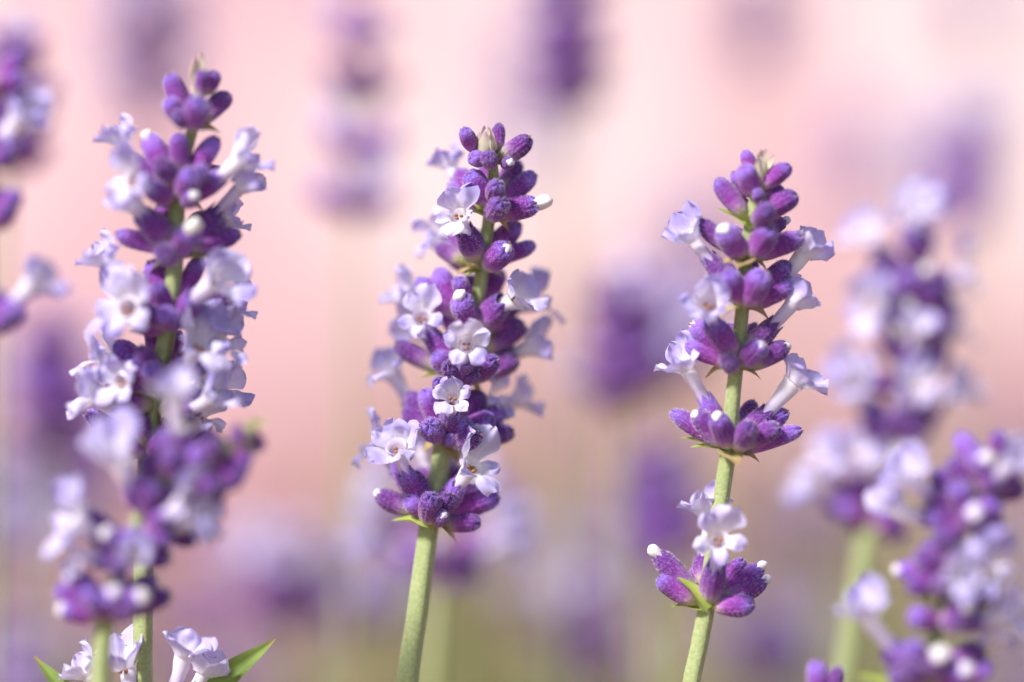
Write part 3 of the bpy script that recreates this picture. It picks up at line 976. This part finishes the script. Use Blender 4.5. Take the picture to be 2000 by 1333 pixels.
# ------------------------------------------------------------------ stalk L: left, the tallest
def stalk_left():
    s = Stalk('tallest lavender spike, crowded with whorls, its lower stem behind a blurred leaning spike',
              [(392, 150, -6, .9), (376, 250, -6, 1.2), (350, 340, -6, 1.6), (345, 420, -5.5, 1.7), (340, 540, -5, 1.8), (325, 660, -4, 1.9), (300, 790, -2.5, 2.0),
               (287, 900, -1, 2.0), (281, 1100, 0, 2.1), (279, 1250, 0, 2.15), (278, 1400, 0, 2.2)], seed=3)
    # apex
    for a in ((385, 178, 365, 112, .0), (395, 165, 412, 102, .2), (392, 170, 400, 118, .5), (388, 178, 380, 132, .5), (398, 175, 422, 140, .2), (386, 190, 372, 152, .6)):
        s.br(*a, 'cream', 1.6)
    s.b(398, 185, 424, 142, .1, 1.8, 3.4); s.b(392, 190, 398, 140, .6, 1.7, 3.2)
    s.b(366, 235, 332, 148, .0, 2.2); s.b(388, 240, 446, 184, -.1, 2.3); s.b(370, 252, 392, 196, .7, 3.0, 4.6); s.b(362, 245, 345, 222, .8, 2.0, 3.2); s.b(360, 242, 325, 195, .3, 2.2); s.b(380, 235, 375, 190, -.6, 2.4)
    s.br(370, 258, 332, 222, .4, 'cream', 1.4); s.br(382, 258, 420, 225, .3, 'tan', 1.2)
    # whorl 1
    s.b(350, 340, 349, 262, .25, 2.2); s.b(360, 360, 424, 272, .05, 2.4); s.w(340, 358, 286, 266, .15, 2.7, 5.4, .5, 1.1); s.f(338, 375, 262, 314, .0, 238, 274, 0, (-.45, .82, .1), 2, 1.1, 2.3)
    s.b(356, 388, 374, 334, .75, 2.8, 5.0); s.w(362, 398, 380, 382, .9, 2.0, 3.6, .35, 1.0); s.b(362, 380, 428, 330, -.5, 2.6); s.f(362, 388, 432, 346, .15, 472, 310, .5, (.75, .6, .1), 2, 1.3, 2.5)
    s.f(336, 392, 288, 366, .7, 252, 350, 1.0, (-.65, .25, .7), 4, 1.4, 2.4); s.f(350, 480, 426, 412, -.2, 470, 362, .0, (.65, .72, .1), 5, 1.2, 2.2)
    s.b(345, 370, 310, 312, .55, 2.4); s.b(352, 372, 402, 330, .5, 2.4)
    s.br(345, 395, 290, 372, .4, 'tan', 1.5); s.br(352, 396, 330, 350, .5, 'green', 1.2); s.br(358, 398, 410, 385, .3, 'tan', 1.2)
    # whorl 2
    s.f(338, 480, 280, 418, .6, 258, 398, .6, (-.55, .75, .35), 5, 1.15, 3.0); s.w(336, 462, 318, 404, -.5, 2.5, 5, .5, .9); s.b(330, 490, 230, 456, .1, 2.0)
    s.w(345, 498, 372, 448, .7, 2.7, 5.0, 1.15, 1.35); s.b(352, 488, 432, 428, -.2, 2.7); s.b(354, 492, 466, 456, .0, 2.4); s.b(338, 508, 318, 490, .9, 2.5, 3.8)
    s.f(354, 482, 420, 440, -.4, 448, 430, -.2, (.8, .5, 0), 2, .9); s.b(348, 480, 400, 420, -.6, 2.4); s.b(340, 485, 300, 432, .2, 2.5)
    s.br(340, 508, 280, 488, .3, 'tan', 1.3); s.br(350, 508, 430, 490, .3, 'green', 1.3)
    # whorl 3
    s.f(330, 620, 248, 540, .1, 206, 508, .1, (-.55, .8, .1), 2, 1.2, 2.4); s.b(334, 600, 294, 512, -.4, 2.7); s.b(338, 590, 325, 520, -.7, 2.4)
    s.b(330, 622, 272, 562, .7, 2.3); s.f(330, 630, 268, 606, .75, 245, 602, 1.6, (-.35, .35, .85), 4, 1.5, 2.6, .3); s.b(332, 605, 308, 555, .7, 1.8)
    s.f(340, 628, 384, 582, .6, 425, 548, .9, (.72, .55, .4), 3, 1.5, 2.8); s.b(346, 590, 392, 506, -.4, 2.0); s.b(346, 615, 446, 582, -.3, 2.6); s.f(346, 620, 425, 596, -.3, 456, 592, 0, (.9, .35, .1), 2, 1.05)
    s.b(334, 635, 322, 608, .9, 2.4, 4); s.b(340, 638, 346, 618, .9, 2.1, 4); s.f(326, 640, 262, 628, .3, 222, 600, .3, (-.7, .6, .3), 1, 1.3)
    s.br(330, 640, 270, 622, .3); s.br(344, 642, 400, 630, .3, 'tan', 1.2)
    # whorl 4
    s.f(318, 752, 366, 712, .5, 392, 672, .8, (.45, .7, .5), 1, 1.45); s.f(322, 745, 400, 705, .2, 440, 668, .4, (.7, .6, .3), 4, 1.35); s.f(318, 740, 385, 690, .0, 415, 640, .2, (.5, .8, .2), 3, 1.3)
    s.b(312, 750, 228, 672, .25, 2.7); s.f(308, 752, 240, 712, .0, 205, 690, 0, (-.65, .7, .1), 1, 1.3); s.f(304, 765, 232, 742, .2, 190, 722, .2, (-.85, .45, .15), 4, 1.2); s.f(302, 790, 225, 785, .35, 178, 770, .3, (-.9, .35, .2), 3, 1.3)
    s.b(318, 720, 294, 636, -.4, 2.3); s.b(330, 715, 346, 648, -.6, 2.2); s.b(322, 760, 292, 716, .8, 2.4, 4.6); s.b(326, 745, 392, 700, -.3, 2.3)
    s.f(312, 800, 378, 800, .45, 415, 775, .6, (.7, .62, .25), 2, 1.25); s.f(318, 780, 410, 768, -.1, 440, 755, .0, (.88, .4, .1), 3, 1.25); s.f(310, 800, 385, 790, .0, 400, 745, .2, (.6, .75, .1), 4, 1.1)
    s.f(310, 760, 260, 700, .5, 232, 745, 1.0, (-.5, .3, .8), 6, 1.2); s.b(320, 740, 270, 680, .5, 2.3)
    s.br(306, 772, 236, 726, .5, 'tan', 1.7); s.br(318, 775, 380, 765, .2)
    # whorl 5 and below, mostly behind the leaning spike
    s.b(290, 880, 172, 808, -.1, 2.3); s.f(292, 872, 240, 830, .2, 228, 790, .3, (-.3, .85, .3), 2, 1.3); s.b(292, 872, 360, 800, -.2, 2.5); s.b(296, 870, 395, 835, .0, 2.5); s.b(288, 870, 262, 800, .4, 2.5)
    s.f(294, 880, 360, 850, .2, 395, 810, .3, (.6, .75, .2), 4, 1.2); s.b(285, 885, 230, 855, .3, 2.5); s.b(293, 885, 330, 850, .6, 2.4)
    s.node_bracts(288, 890, 55)
    # lowest whorl, under the lower edge of the picture, with its two leaves
    s.f(272, 1400, 250, 1350, .2, 238, 1298, .1, (-.2, .95, .15), 5, 1.3); s.f(270, 1410, 205, 1352, .0, 168, 1312, 0, (-.6, .75, .1), 2, 1.2); s.f(282, 1410, 340, 1345, -.1, 362, 1275, 0, (.32, .9, .1), 3, 1.35)
    s.f(282, 1410, 370, 1360, -.1, 398, 1312, -.3, (.5, .85, -.1), 2, 1.2); s.b(276, 1410, 230, 1350, .3); s.b(284, 1410, 320, 1350, .3); s.f(276, 1405, 268, 1350, -.4, 258, 1290, -.2, (-.1, .95, -.1), 5, 1.2)
    s.br(264, 1530, 72, 1268, .35, 'leaf', 1.05); s.br(292, 1450, 532, 1240, .45, 'leaf', 1.15)
    return s


# ------------------------------------------------------------------ blurred stalks close by
def stalk_leaning():
    z = -15
    s = Stalk('blurred lavender spike leaning over the tallest spike',
              [(500, 835, z - 3, .9), (440, 880, z - 3, 1.3), (360, 915, z - 2, 1.5), (290, 985, z - 1, 1.6), (245, 1080, z, 1.7), (215, 1190, z, 1.8), (203, 1240, z, 1.9), (196, 1345, z, 2.1)], seed=4, fs=1.05)
    s.br(480, 862, 498, 812, .4, 'green', 1.8); s.br(485, 860, 520, 830, .2, 'cream', 1.8); s.b(480, 880, 512, 858, -.3, 2.2, 3.6); s.b(470, 880, 466, 835, .3, 2.0, 3.8); s.br(470, 880, 480, 820, .4, 'cream', 1.8)
    s.b(450, 890, 490, 905, .2, 2.2, 4); s.b(425, 905, 400, 838, .2, 2.4); s.b(430, 905, 462, 950, .3, 2.6); s.b(400, 915, 478, 925, .3, 2.8); s.b(410, 905, 420, 860, .6, 2.3)
    s.br(430, 900, 430, 845, .5, 'green', 1.4); s.br(400, 905, 395, 860, .5, 'cream', 1.8)
    s.w(370, 925, 352, 842, .5, 2.8, 5.4, .7, 1.2); s.b(370, 930, 440, 965, .2, 2.8); s.b(360, 925, 310, 850, .2, 2.7); s.b(372, 930, 395, 880, .7, 2.5); s.f(360, 920, 345, 840, .6, 340, 770, 1.2, (.0, .9, .35), 2, 1.3)
    s.b(340, 935, 275, 895, .2, 2.7); s.b(370, 935, 420, 955, .6, 2.6); s.b(355, 935, 380, 985, .3, 2.6); s.b(350, 940, 330, 880, .8, 2.6)
    s.br(380, 925, 440, 925, .6, 'green', 1.6); s.br(350, 940, 330, 985, .5, 'green', 1.4)
    s.f(288, 1000, 250, 945, .5, 222, 890, 1.0, (-.2, .9, .35), 5, 1.7, 2.8); s.b(290, 1000, 270, 930, .7, 2.7); s.b(295, 1005, 350, 960, .4, 2.6); s.f(290, 1010, 330, 1010, .6, 372, 985, .8, (.8, .45, .4), 4, 1.5, 2.6)
    s.f(290, 1010, 345, 1035, .4, 385, 1015, .5, (.9, .2, .4), 3, 1.3); s.b(285, 1015, 335, 1060, .3, 2.7); s.b(280, 1010, 300, 945, .8, 2.5); s.b(290, 1020, 378, 1062, -.2, 2.4); s.br(290, 1005, 300, 950, .8, 'green', 1.8)
    s.f(246, 1085, 180, 1040, .4, 145, 1018, .6, (-.75, .5, .4), 1, 1.6); s.w(242, 1080, 170, 1000, .4, 2.4, 5.2, .7, 1.2); s.w(248, 1082, 206, 1040, .8, 2.6, 4.6, .5, 1.2); s.b(252, 1085, 300, 1050, .5, 2.6)
    s.f(240, 1095, 185, 1090, .5, 145, 1095, .6, (-.85, .3, .4), 4, 1.2); s.b(258, 1085, 330, 1090, .3, 2.7); s.b(250, 1090, 255, 1040, .8, 2.5); s.f(252, 1080, 265, 1080, .9, 262, 1085, 1, (.1, .5, .8), 5, 1.0)
    s.br(246, 1100, 225, 1060, .8, 'green', 1.6); s.b(248, 1095, 225, 1110, .8, 2.5)
    s.w(212, 1200, 222, 1158, .9, 2.8, 5.0, .45, 1.3); s.w(220, 1200, 280, 1165, .8, 2.8, 5.4, .45, 1.3); s.b(205, 1205, 112, 1150, .2, 2.7); s.w(202, 1208, 118, 1190, .3, 2.3, 5, .4, 1.2); s.b(205, 1200, 165, 1140, .5, 2.7); s.b(216, 1200, 250, 1140, .3, 2.7)
    s.b(222, 1200, 330, 1165, .1, 2.6); s.w(206, 1195, 140, 1115, .3, 2.6, 5.4, .5, 1.2); s.b(218, 1195, 300, 1130, -.2, 2.6); s.b(208, 1205, 185, 1165, .9, 2.6); s.b(215, 1205, 255, 1185, .9, 2.5)
    s.br(205, 1215, 130, 1190, .5, 'green', 1.8); s.br(208, 1218, 240, 1195, .7, 'green', 1.5)
    return s


def stalk_right_back():
    z = 36
    s = Stalk('blurred dense lavender spike of dark purple buds behind the slender spike',
              [(1790, 470, z, 1.1), (1790, 540, z, 1.5), (1785, 640, z, 1.7), (1770, 740, z, 1.9), (1745, 860, z, 2.0), (1700, 1030, z, 2.3), (1690, 1070, z, 2.6), (1645, 1333, z, 2.8), (1635, 1400, z, 2.8)], seed=5, fs=.95)
    s.f(1788, 505, 1785, 450, .2, 1782, 415, .5, (0, .75, .5), 4, 1.7); s.f(1785, 505, 1808, 450, 0, 1812, 410, .3, (.3, .8, .2), 1, 1.4); s.f(1775, 540, 1715, 490, .2, 1690, 455, .5, (-.4, .7, .5), 6, 1.7)
    s.b(1790, 510, 1770, 455, .5); s.b(1792, 520, 1810, 465, .4); s.b(1780, 560, 1700, 520, .2, 2.6); s.b(1795, 560, 1850, 530, .2, 2.7); s.w(1792, 560, 1812, 528, .8, 2.6, 5, .5, 1.2); s.f(1795, 570, 1855, 560, 0, 1885, 530, .3, (.75, .55, .3), 4, 1.6)
    s.b(1785, 560, 1750, 510, .5, 2.6); s.b(1790, 575, 1770, 540, .8, 2.6); s.b(1790, 580, 1840, 570, .5, 2.6); s.b(1785, 580, 1720, 560, .5, 2.6)
    s.whorl(1787, 625, n=8, pf=0.1, pw=.1); s.f(1775, 640, 1720, 620, .5, 1700, 600, .8, (-.5, .4, .7), 1, 1.7); s.w(1782, 640, 1770, 600, .7, 2.6, 5, .6, 1.3); s.b(1795, 650, 1850, 620, .3, 2.8)
    s.whorl(1775, 720, n=9, pf=0.1, pw=.1); s.f(1770, 720, 1785, 680, .7, 1790, 640, 1, (.1, .8, .5), 3, 1.2); s.b(1780, 725, 1840, 700, .3, 2.8); s.f(1780, 730, 1840, 680, -.2, 1870, 640, 0, (.7, .6, .1), 1, 1.3)
    s.f(1760, 760, 1700, 740, .3, 1655, 715, .6, (-.7, .5, .4), 2, 1.7)
    s.whorl(1748, 860, n=10, pf=0.15, pw=.1); s.f(1755, 830, 1775, 790, .6, 1790, 755, 1, (.2, .7, .6), 4, 1.6); s.f(1760, 850, 1830, 800, .0, 1870, 755, .2, (.7, .65, .2), 3, 1.7); s.f(1735, 860, 1690, 800, .3, 1670, 755, .5, (-.3, .8, .4), 1, 1.6)
    s.b(1750, 860, 1690, 830, .5, 2.8); s.b(1755, 862, 1800, 830, .6, 2.8)
    s.f(1695, 1010, 1640, 945, .3, 1605, 905, .5, (-.6, .6, .4), 4, 1.8); s.f(1700, 1005, 1680, 930, .5, 1672, 890, .8, (-.1, .7, .6), 6, 1.8); s.f(1705, 1005, 1730, 940, .4, 1745, 890, .6, (.3, .8, .4), 1, 1.6); s.f(1690, 1015, 1620, 980, .3, 1580, 945, .4, (-.8, .4, .4), 3, 1.5)
    s.b(1695, 1030, 1640, 985, .3, 2.5); s.b(1705, 1030, 1760, 1010, .4, 2.7); s.b(1712, 1035, 1735, 985, .4, 2.6); s.b(1708, 1035, 1770, 1040, .3, 2.6); s.b(1698, 1030, 1660, 960, -.3, 2.5); s.b(1700, 1030, 1700, 960, -.5, 2.5)
    s.node_bracts(1694, 1040, 50, 'green')
    return s


def stalk_right_front():
    z = -15
    s = Stalk('blurred lavender spike with a yellow-green leaf bending in front of the dark dense spike',
              [(1975, 860, z, .9), (1935, 920, z, 1.3), (1890, 1000, z, 1.5), (1860, 1090, z, 1.6), (1838, 1190, z, 1.7), (1815, 1310, z, 1.9), (1800, 1420, z, 2.1)], seed=6, fs=.98)
    s.br(1960, 885, 1985, 845, .3, 'green', 1.7); s.br(1955, 885, 1955, 850, .4, 'cream', 1.8); s.b(1950, 905, 1992, 875, .0, 2.2, 4); s.b(1945, 900, 1955, 845, .3, 1.9, 4); s.b(1948, 910, 2010, 900, .0, 2.5)
    s.b(1920, 940, 1878, 848, .2, 2.4); s.b(1925, 945, 1905, 880, .5, 2.5); s.b(1935, 950, 1990, 930, .3, 2.8); s.b(1930, 955, 2000, 960, .1, 2.6); s.w(1925, 945, 1925, 895, .8, 2.4, 4.6, .5, 1.2); s.br(1925, 955, 1890, 920, .5, 'green', 1.5)
    s.f(1915, 950, 1955, 930, .7, 1975, 905, .6, (.5, .6, .6), 5, 1.1); s.b(1915, 960, 1855, 900, .2, 2.4)
    s.b(1890, 1010, 1830, 920, .2, 2.6); s.b(1890, 1015, 1870, 945, .7, 2.7); s.w(1895, 1020, 1905, 1000, .9, 2.6, 5, .4, 1.4); s.b(1900, 1020, 1960, 1030, .2, 3.0); s.b(1900, 1010, 1950, 980, .4, 2.7); s.f(1880, 1010, 1815, 960, .3, 1775, 930, .6, (-.4, .8, .4), 2, 1.6)
    s.f(1880, 1020, 1800, 1010, .1, 1745, 985, .3, (-.6, .7, .2), 5, 1.5); s.b(1885, 1025, 1815, 1010, .4, 2.6); s.b(1885, 1030, 1835, 1050, .5, 2.7); s.br(1890, 1025, 1850, 985, .7, 'green', 1.8); s.b(1900, 1030, 1950, 1060, .3, 2.6)
    s.f(1862, 1110, 1905, 1105, .6, 1925, 1110, 1.2, (.35, .3, .85), 4, 1.6); s.f(1862, 1105, 1880, 1090, .8, 1880, 1120, 1, (.1, .2, .9), 1, 1.2); s.b(1868, 1120, 1950, 1160, .3, 2.6); s.w(1850, 1120, 1750, 1115, .2, 2.3, 5.4, .4, 1.2); s.b(1852, 1130, 1775, 1145, .4, 2.8); s.b(1850, 1125, 1790, 1085, .4, 2.7)
    s.b(1850, 1110, 1810, 1060, .2, 2.6); s.b(1858, 1130, 1835, 1150, .8, 2.7); s.br(1850, 1140, 1780, 1190, .5, 'green', 2.0); s.br(1855, 1138, 1800, 1180, .6, 'cream', 2.6); s.b(1870, 1130, 1900, 1180, .5, 2.5)
    s.b(1848, 1200, 1935, 1160, .3, 2.5); s.f(1842, 1210, 1920, 1215, .3, 1965, 1200, .5, (.85, .4, .3), 3, 1.5); s.b(1842, 1210, 1880, 1215, .7, 2.5); s.b(1836, 1215, 1780, 1200, .4, 2.5); s.w(1845, 1205, 1890, 1185, .7, 2.4, 4.8, .4, 1.2)
    s.f(1810, 1320, 1740, 1262, .3, 1692, 1195, .6, (-.35, .88, .25), 2, 1.7, 2.6); s.b(1808, 1320, 1725, 1275, .3, 2.4); s.b(1815, 1320, 1780, 1255, .6, 2.7); s.b(1825, 1320, 1920, 1265, .2, 2.9); s.w(1818, 1325, 1835, 1280, .8, 2.7, 5, .6, 1.6); s.w(1825, 1330, 1890, 1310, .8, 2.6, 5, .5, 1.4)
    s.b(1828, 1330, 1940, 1305, .2, 2.7); s.b(1820, 1330, 1860, 1290, .6, 2.7); s.b(1805, 1340, 1745, 1318, .6, 2.7); s.b(1808, 1335, 1770, 1300, .8, 2.6)
    s.br(1800, 1385, 1690, 1292, .6, 'green', 2.6); s.f(1830, 1320, 1900, 1270, .0, 1950, 1230, .2, (.7, .65, .1), 4, 1.3)
    return s


def stalk_low_right():
    z = -8
    s = Stalk('lavender spike reaching in with only two round bud tips, under the slender spike',
              [(1610, 1395, z, 1.2), (1608, 1430, z, 1.6), (1600, 1500, z, 1.8), (1590, 1600, z, 2)], seed=7)
    s.b(1608, 1390, 1592, 1296, .3, 2.4, 6); s.b(1614, 1392, 1638, 1305, .3, 2.2, 6); s.b(1605, 1400, 1570, 1345, .3); s.b(1616, 1402, 1660, 1350, .2)
    s.whorl(1606, 1450, n=7, pf=0, pw=0); s.node_bracts(1608, 1405)
    return s


def stalk_far_left():
    z = 22
    s = Stalk('blurred lavender spike cut by the picture edge, two pale flowers pointing away from its stem',
              [(-20, 120, z, 1.0), (-22, 260, z, 1.5), (-24, 420, z, 1.7), (-26, 620, z, 1.9), (-30, 900, z, 2.2), (-34, 1400, z, 2.5)], seed=8, fs=1.05)
    s.f(-15, 300, 8, 270, .3, 42, 232, .3, (.55, .8, .15), 2, 1.6); s.b(-15, 310, 30, 280, .3, 2.5); s.b(-15, 320, 20, 300, .6, 2.5); s.b(-18, 300, 10, 240, -.2); s.b(-18, 320, -60, 270, .2)
    s.b(-15, 440, 35, 375, .2, 2.6); s.b(-15, 445, 20, 405, .6, 2.6); s.b(-18, 440, 5, 370, -.2); s.b(-18, 440, -60, 400, .2)
    s.f(-15, 640, 28, 590, .2, 68, 552, .3, (.7, .68, .15), 3, 1.6); s.b(-15, 640, 45, 605, .3, 2.6); s.b(-15, 645, 20, 620, .7, 2.6); s.b(-18, 640, 0, 570, -.2); s.b(-18, 640, -60, 600, .2)
    s.whorl(-22, 180, n=7, pf=0)
    for y in (320, 445, 645):
        s.node_bracts(-16, y)
    return s


def stalk_behind_centre():
    z = 58
    s = Stalk('blurred pale-flowered spike directly behind the foot of the sharp middle spike',
              [(862, 960, z, 1.2), (860, 1030, z, 1.6), (856, 1110, z, 1.9), (845, 1333, z, 2.3), (842, 1400, z, 2.3)], seed=9, fs=1.0)
    s.f(850, 1060, 770, 1010, .2, 725, 965, .4, (-.5, .6, .5), 4, 1.7); s.f(870, 1070, 950, 1040, .2, 1000, 1010, .4, (.5, .5, .6), 6, 1.9); s.f(870, 1090, 940, 1080, .2, 985, 1050, .4, (.7, .4, .5), 1, 1.6)
    s.f(850, 1080, 770, 1060, .3, 715, 1040, .4, (-.7, .4, .5), 3, 1.6)
    s.whorl(860, 1000, n=8, pf=.2); s.whorl(856, 1110, n=10, pf=.1, el=(45, 78)); s.b(850, 1110, 760, 1075, .3, 3); s.b(850, 1115, 780, 1100, .4, 3); s.b(865, 1120, 945, 1120, .3, 3); s.b(865, 1125, 900, 1135, .5, 3); s.b(860, 1100, 830, 1060, .6, 3)
    return s


stalk_centre(); stalk_right(); stalk_left(); stalk_leaning(); stalk_right_back(); stalk_right_front(); stalk_low_right(); stalk_far_left(); stalk_behind_centre()


# ------------------------------------------------------------------ background stalks: one mesh per whorl, shared
def whorl_builder(seed, n=9, pf=0.35, size=1.0):
    r = random.Random(seed)
    mb = MB()
    lo = [calyx_builder(40 + s, nr=10, hairs=0) for s in range(2)]
    for b in lo:
        b.mi = [0 if m == 0 else 3 for m in b.mi]
    ph = r.random() * 6
    for i in range(n):
        th = ph + 2 * math.pi * (i + r.uniform(-.2, .2)) / n
        e = math.radians(r.uniform(30, 66))
        ra = Vector((math.cos(th), math.sin(th), 0)); d = Vector((0, 0, 1)) * math.cos(e) + ra * math.sin(e)
        pb = ra * 0.9 * MM + Vector((0, 0, r.uniform(-.6, 1.2) * MM))
        mb.merge(lo[i % 2], frame(pb, d, Vector((0.3, 0.2, 1)), 1.05, 1.05, r.uniform(.9, 1.1)))
        if r.random() < pf:
            pt = pb + d * 4.6 * MM; fd = (d + ra * .3).normalized(); ph_ = pt + d * 3 * MM
            tb = tube_builder([pt, pt.lerp(ph_, .5), ph_], [.6 * MM, .65 * MM, .85 * MM], 8)
            mb.merge(tb, Matrix.Identity(4), 1)
            for b in r.choice(COR_B):
                mb.merge(b, frame(ph_, fd, Vector((0, 0, 1)), 1.1, 1.1, 1.1), 2)
    return mb.mesh('whorl', [M_CALYX, M_TUBE, M_PETAL, M_BRACT])


ME_WHORL_DARK = [whorl_builder(100 + i, 9, 0.12) for i in range(3)]
ME_WHORL_PALE = [whorl_builder(200 + i, 8, 0.6) for i in range(3)]


def bg_stalk(label, x, top, bot, z, gaps=6, pale=0.4, lean=0.0, seed=0, group=None, size=1.0):
    """spike from photo row top to bot at depth z; lean = pixels the foot drifts per photo height"""
    r = random.Random(seed * 7 + 3)
    xb = x + lean * (bot - top)
    k = (D + z) / D
    s = Stalk(label, [(x, top, z, .7), ((x + xb) / 2, (top + bot) / 2, z, .9), (xb, bot, z, .9), (xb + lean * 300, bot + 300, z, 1.0)], group, 300 + seed, hairs=False)
    for i in range(gaps):
        t = i / max(1, gaps - 1)
        px = x + (xb - x) * t + r.uniform(-2, 2); py = top + (bot - top) * t
        sc = size * 1.15 * (0.66 + 0.34 * min(1, t * 2.2))
        q = r.random()
        me = r.choice(ME_WHORL_PALE if q < pale else ME_WHORL_DARK)
        m = Matrix.Translation(P(px, py, z)) @ Matrix.Rotation(r.uniform(-.12, .12), 4, 'Y') @ Matrix.Rotation(r.random() * 6.28, 4, 'Z') @ Matrix.Scale(sc, 4)
        place('whorl', me, s.root, m)
    return s


BG = [  # label, x, top, bottom, depth, whorls, pale share, lean
    ('dark purple blurred spike just behind the cut-off spike at the picture edge', 26, 105, 330, 58, 5, .0, -.05),
    ('pale lilac blurred spike half hidden behind the tip of the tallest spike', 300, -60, 235, 150, 5, 1.0, -.05),
    ('blurred spike of spaced purple whorls between tallest and middle spike', 705, -30, 420, 82, 5, .4, -.03),
    ('broad dark violet blurred spike high up beside the tip of the middle spike', 1112, -180, 215, 105, 7, .05, -.01),
    ('faint mauve spike standing far behind the tip of the slender spike', 1482, -40, 130, 220, 4, .2, .0),
    ('faint mauve spike far off at the wall above the dense dark spike', 1905, -60, 120, 300, 4, .3, .1),
    ('soft mauve spike far behind, between slender and dense dark spikes', 1690, 230, 400, 300, 4, .3, .0),
    ('greyish mauve blurred spike just behind the top of the dense dark spike', 1895, 250, 450, 155, 5, .1, -.05),
    ('deep purple blurred spike between middle and slender spikes', 1215, 570, 790, 80, 5, .1, .0),
    ('lilac blurred spike touching the deep purple one between middle and slender spikes', 1290, 590, 760, 115, 4, .9, .02),
    ('dark purple low spike blurred behind the long bare stem of the slender spike', 1290, 900, 1090, 105, 5, .15, .0),
    ('violet blurred spike filling the gap left of the tallest spike', 95, 640, 860, 105, 5, .25, .0),
    ('lilac blurred spike low beside the leaning spike, under the cut-off spike', 45, 900, 1080, 140, 4, .45, .0),
    ('purple blurred spike rising behind the leaning spike', 165, 760, 990, 150, 5, .3, .0),
    ('pale lilac low spike with a dark foot, right of the tall leaf', 545, 1080, 1220, 105, 4, .7, .1),
    ('purple low spike touching the pale lilac one right of the tall leaf', 690, 1120, 1230, 130, 3, .35, -.1),
    ('soft purple low spike right of the bare stem of the middle spike', 1140, 1190, 1330, 130, 4, .4, .0),
    ('small dim lilac spike beyond the foot of the middle spike', 1080, 1110, 1200, 240, 3, .4, .0),
    ('lilac low spike right of the bare stem of the slender spike', 1500, 1230, 1340, 140, 4, .8, .0),
    ('dim purple low spike left of the lowest whorl of the slender spike', 1230, 1020, 1180, 220, 4, .2, .0),
    ('violet low spike in the corner below the leaning spike', 60, 1240, 1400, 120, 4, .4, .0),
    ('mauve haze-like spike behind the upper whorls of the middle spike', 1045, 60, 330, 300, 7, .6, .0),
    ('dim mauve spike behind the flowers of the slender spike', 1370, 420, 620, 230, 5, .5, .0),
    ('small mauve spike far behind the stem of the slender spike', 1570, 960, 1120, 240, 4, .2, .0),
]
for i, (lb, x, t, b, z, n, pale, lean) in enumerate(BG):
    bg_stalk(lb, x, t, b, z, n, pale, lean, i, 'blurred background spikes')

rr = random.Random(5)


def beyond(x):
    for lim, txt in ((120, 'beyond the cut-off spike'), (500, 'beyond the tallest spike'), (800, 'between tallest and middle spike'),
                     (1000, 'beyond the middle spike'), (1300, 'between middle and slender spike'), (1560, 'beyond the slender spike')):
        if x < lim:
            return txt
    return 'beyond the dense dark spike'


for i in range(12):
    z = rr.uniform(190, 420)
    x = rr.uniform(-100, 2100); top = rr.uniform(930, 1290)
    k = (D + z) / D
    bg_stalk('small low lavender spike rising from the leafy bushes ' + beyond(x), x, top, top + 750 / k, z, 5, .2, rr.uniform(-.15, .15), 120 + i, 'blurred low spikes among the bushes')
for i in range(16):
    z = rr.uniform(420, 820)
    x = rr.uniform(-200, 2200); top = rr.uniform(760, 1220)
    k = (D + z) / D
    bg_stalk('tiny faint lavender spike far back near the wall ' + beyond(x), x, top, top + 800 / k, z, 5, .2, rr.uniform(-.15, .15), 60 + i, 'far lavender spikes by the wall')

bush(-0.10, 0.06, 0.27, 0.20, 0.16, 170, 1, 'grey-green leafy lavender bush at the foot of the tallest and middle spikes')
bush(0.16, 0.10, 0.27, 0.18, 0.16, 150, 2, 'grey-green leafy lavender bush at the foot of the dense dark spike')
bush(-0.24, 0.36, 0.405, 0.24, 0.15, 380, 6, 'grey-green leafy lavender bush between the tallest spike and the wall')
bush(0.04, 0.40, 0.40, 0.22, 0.15, 340, 7, 'grey-green leafy lavender bush between the middle spike and the wall')
bush(0.27, 0.38, 0.395, 0.20, 0.15, 340, 8, 'grey-green leafy lavender bush between the slender spike and the wall')
bush(-0.30, 0.62, 0.33, 0.30, 0.20, 230, 3, 'grey-green leafy lavender bush at the wall behind the tallest spike')
bush(0.06, 0.66, 0.33, 0.28, 0.20, 230, 4, 'grey-green leafy lavender bush at the wall behind the middle spike')
bush(0.38, 0.62, 0.32, 0.30, 0.20, 230, 5, 'grey-green leafy lavender bush at the wall behind the dense dark spike')
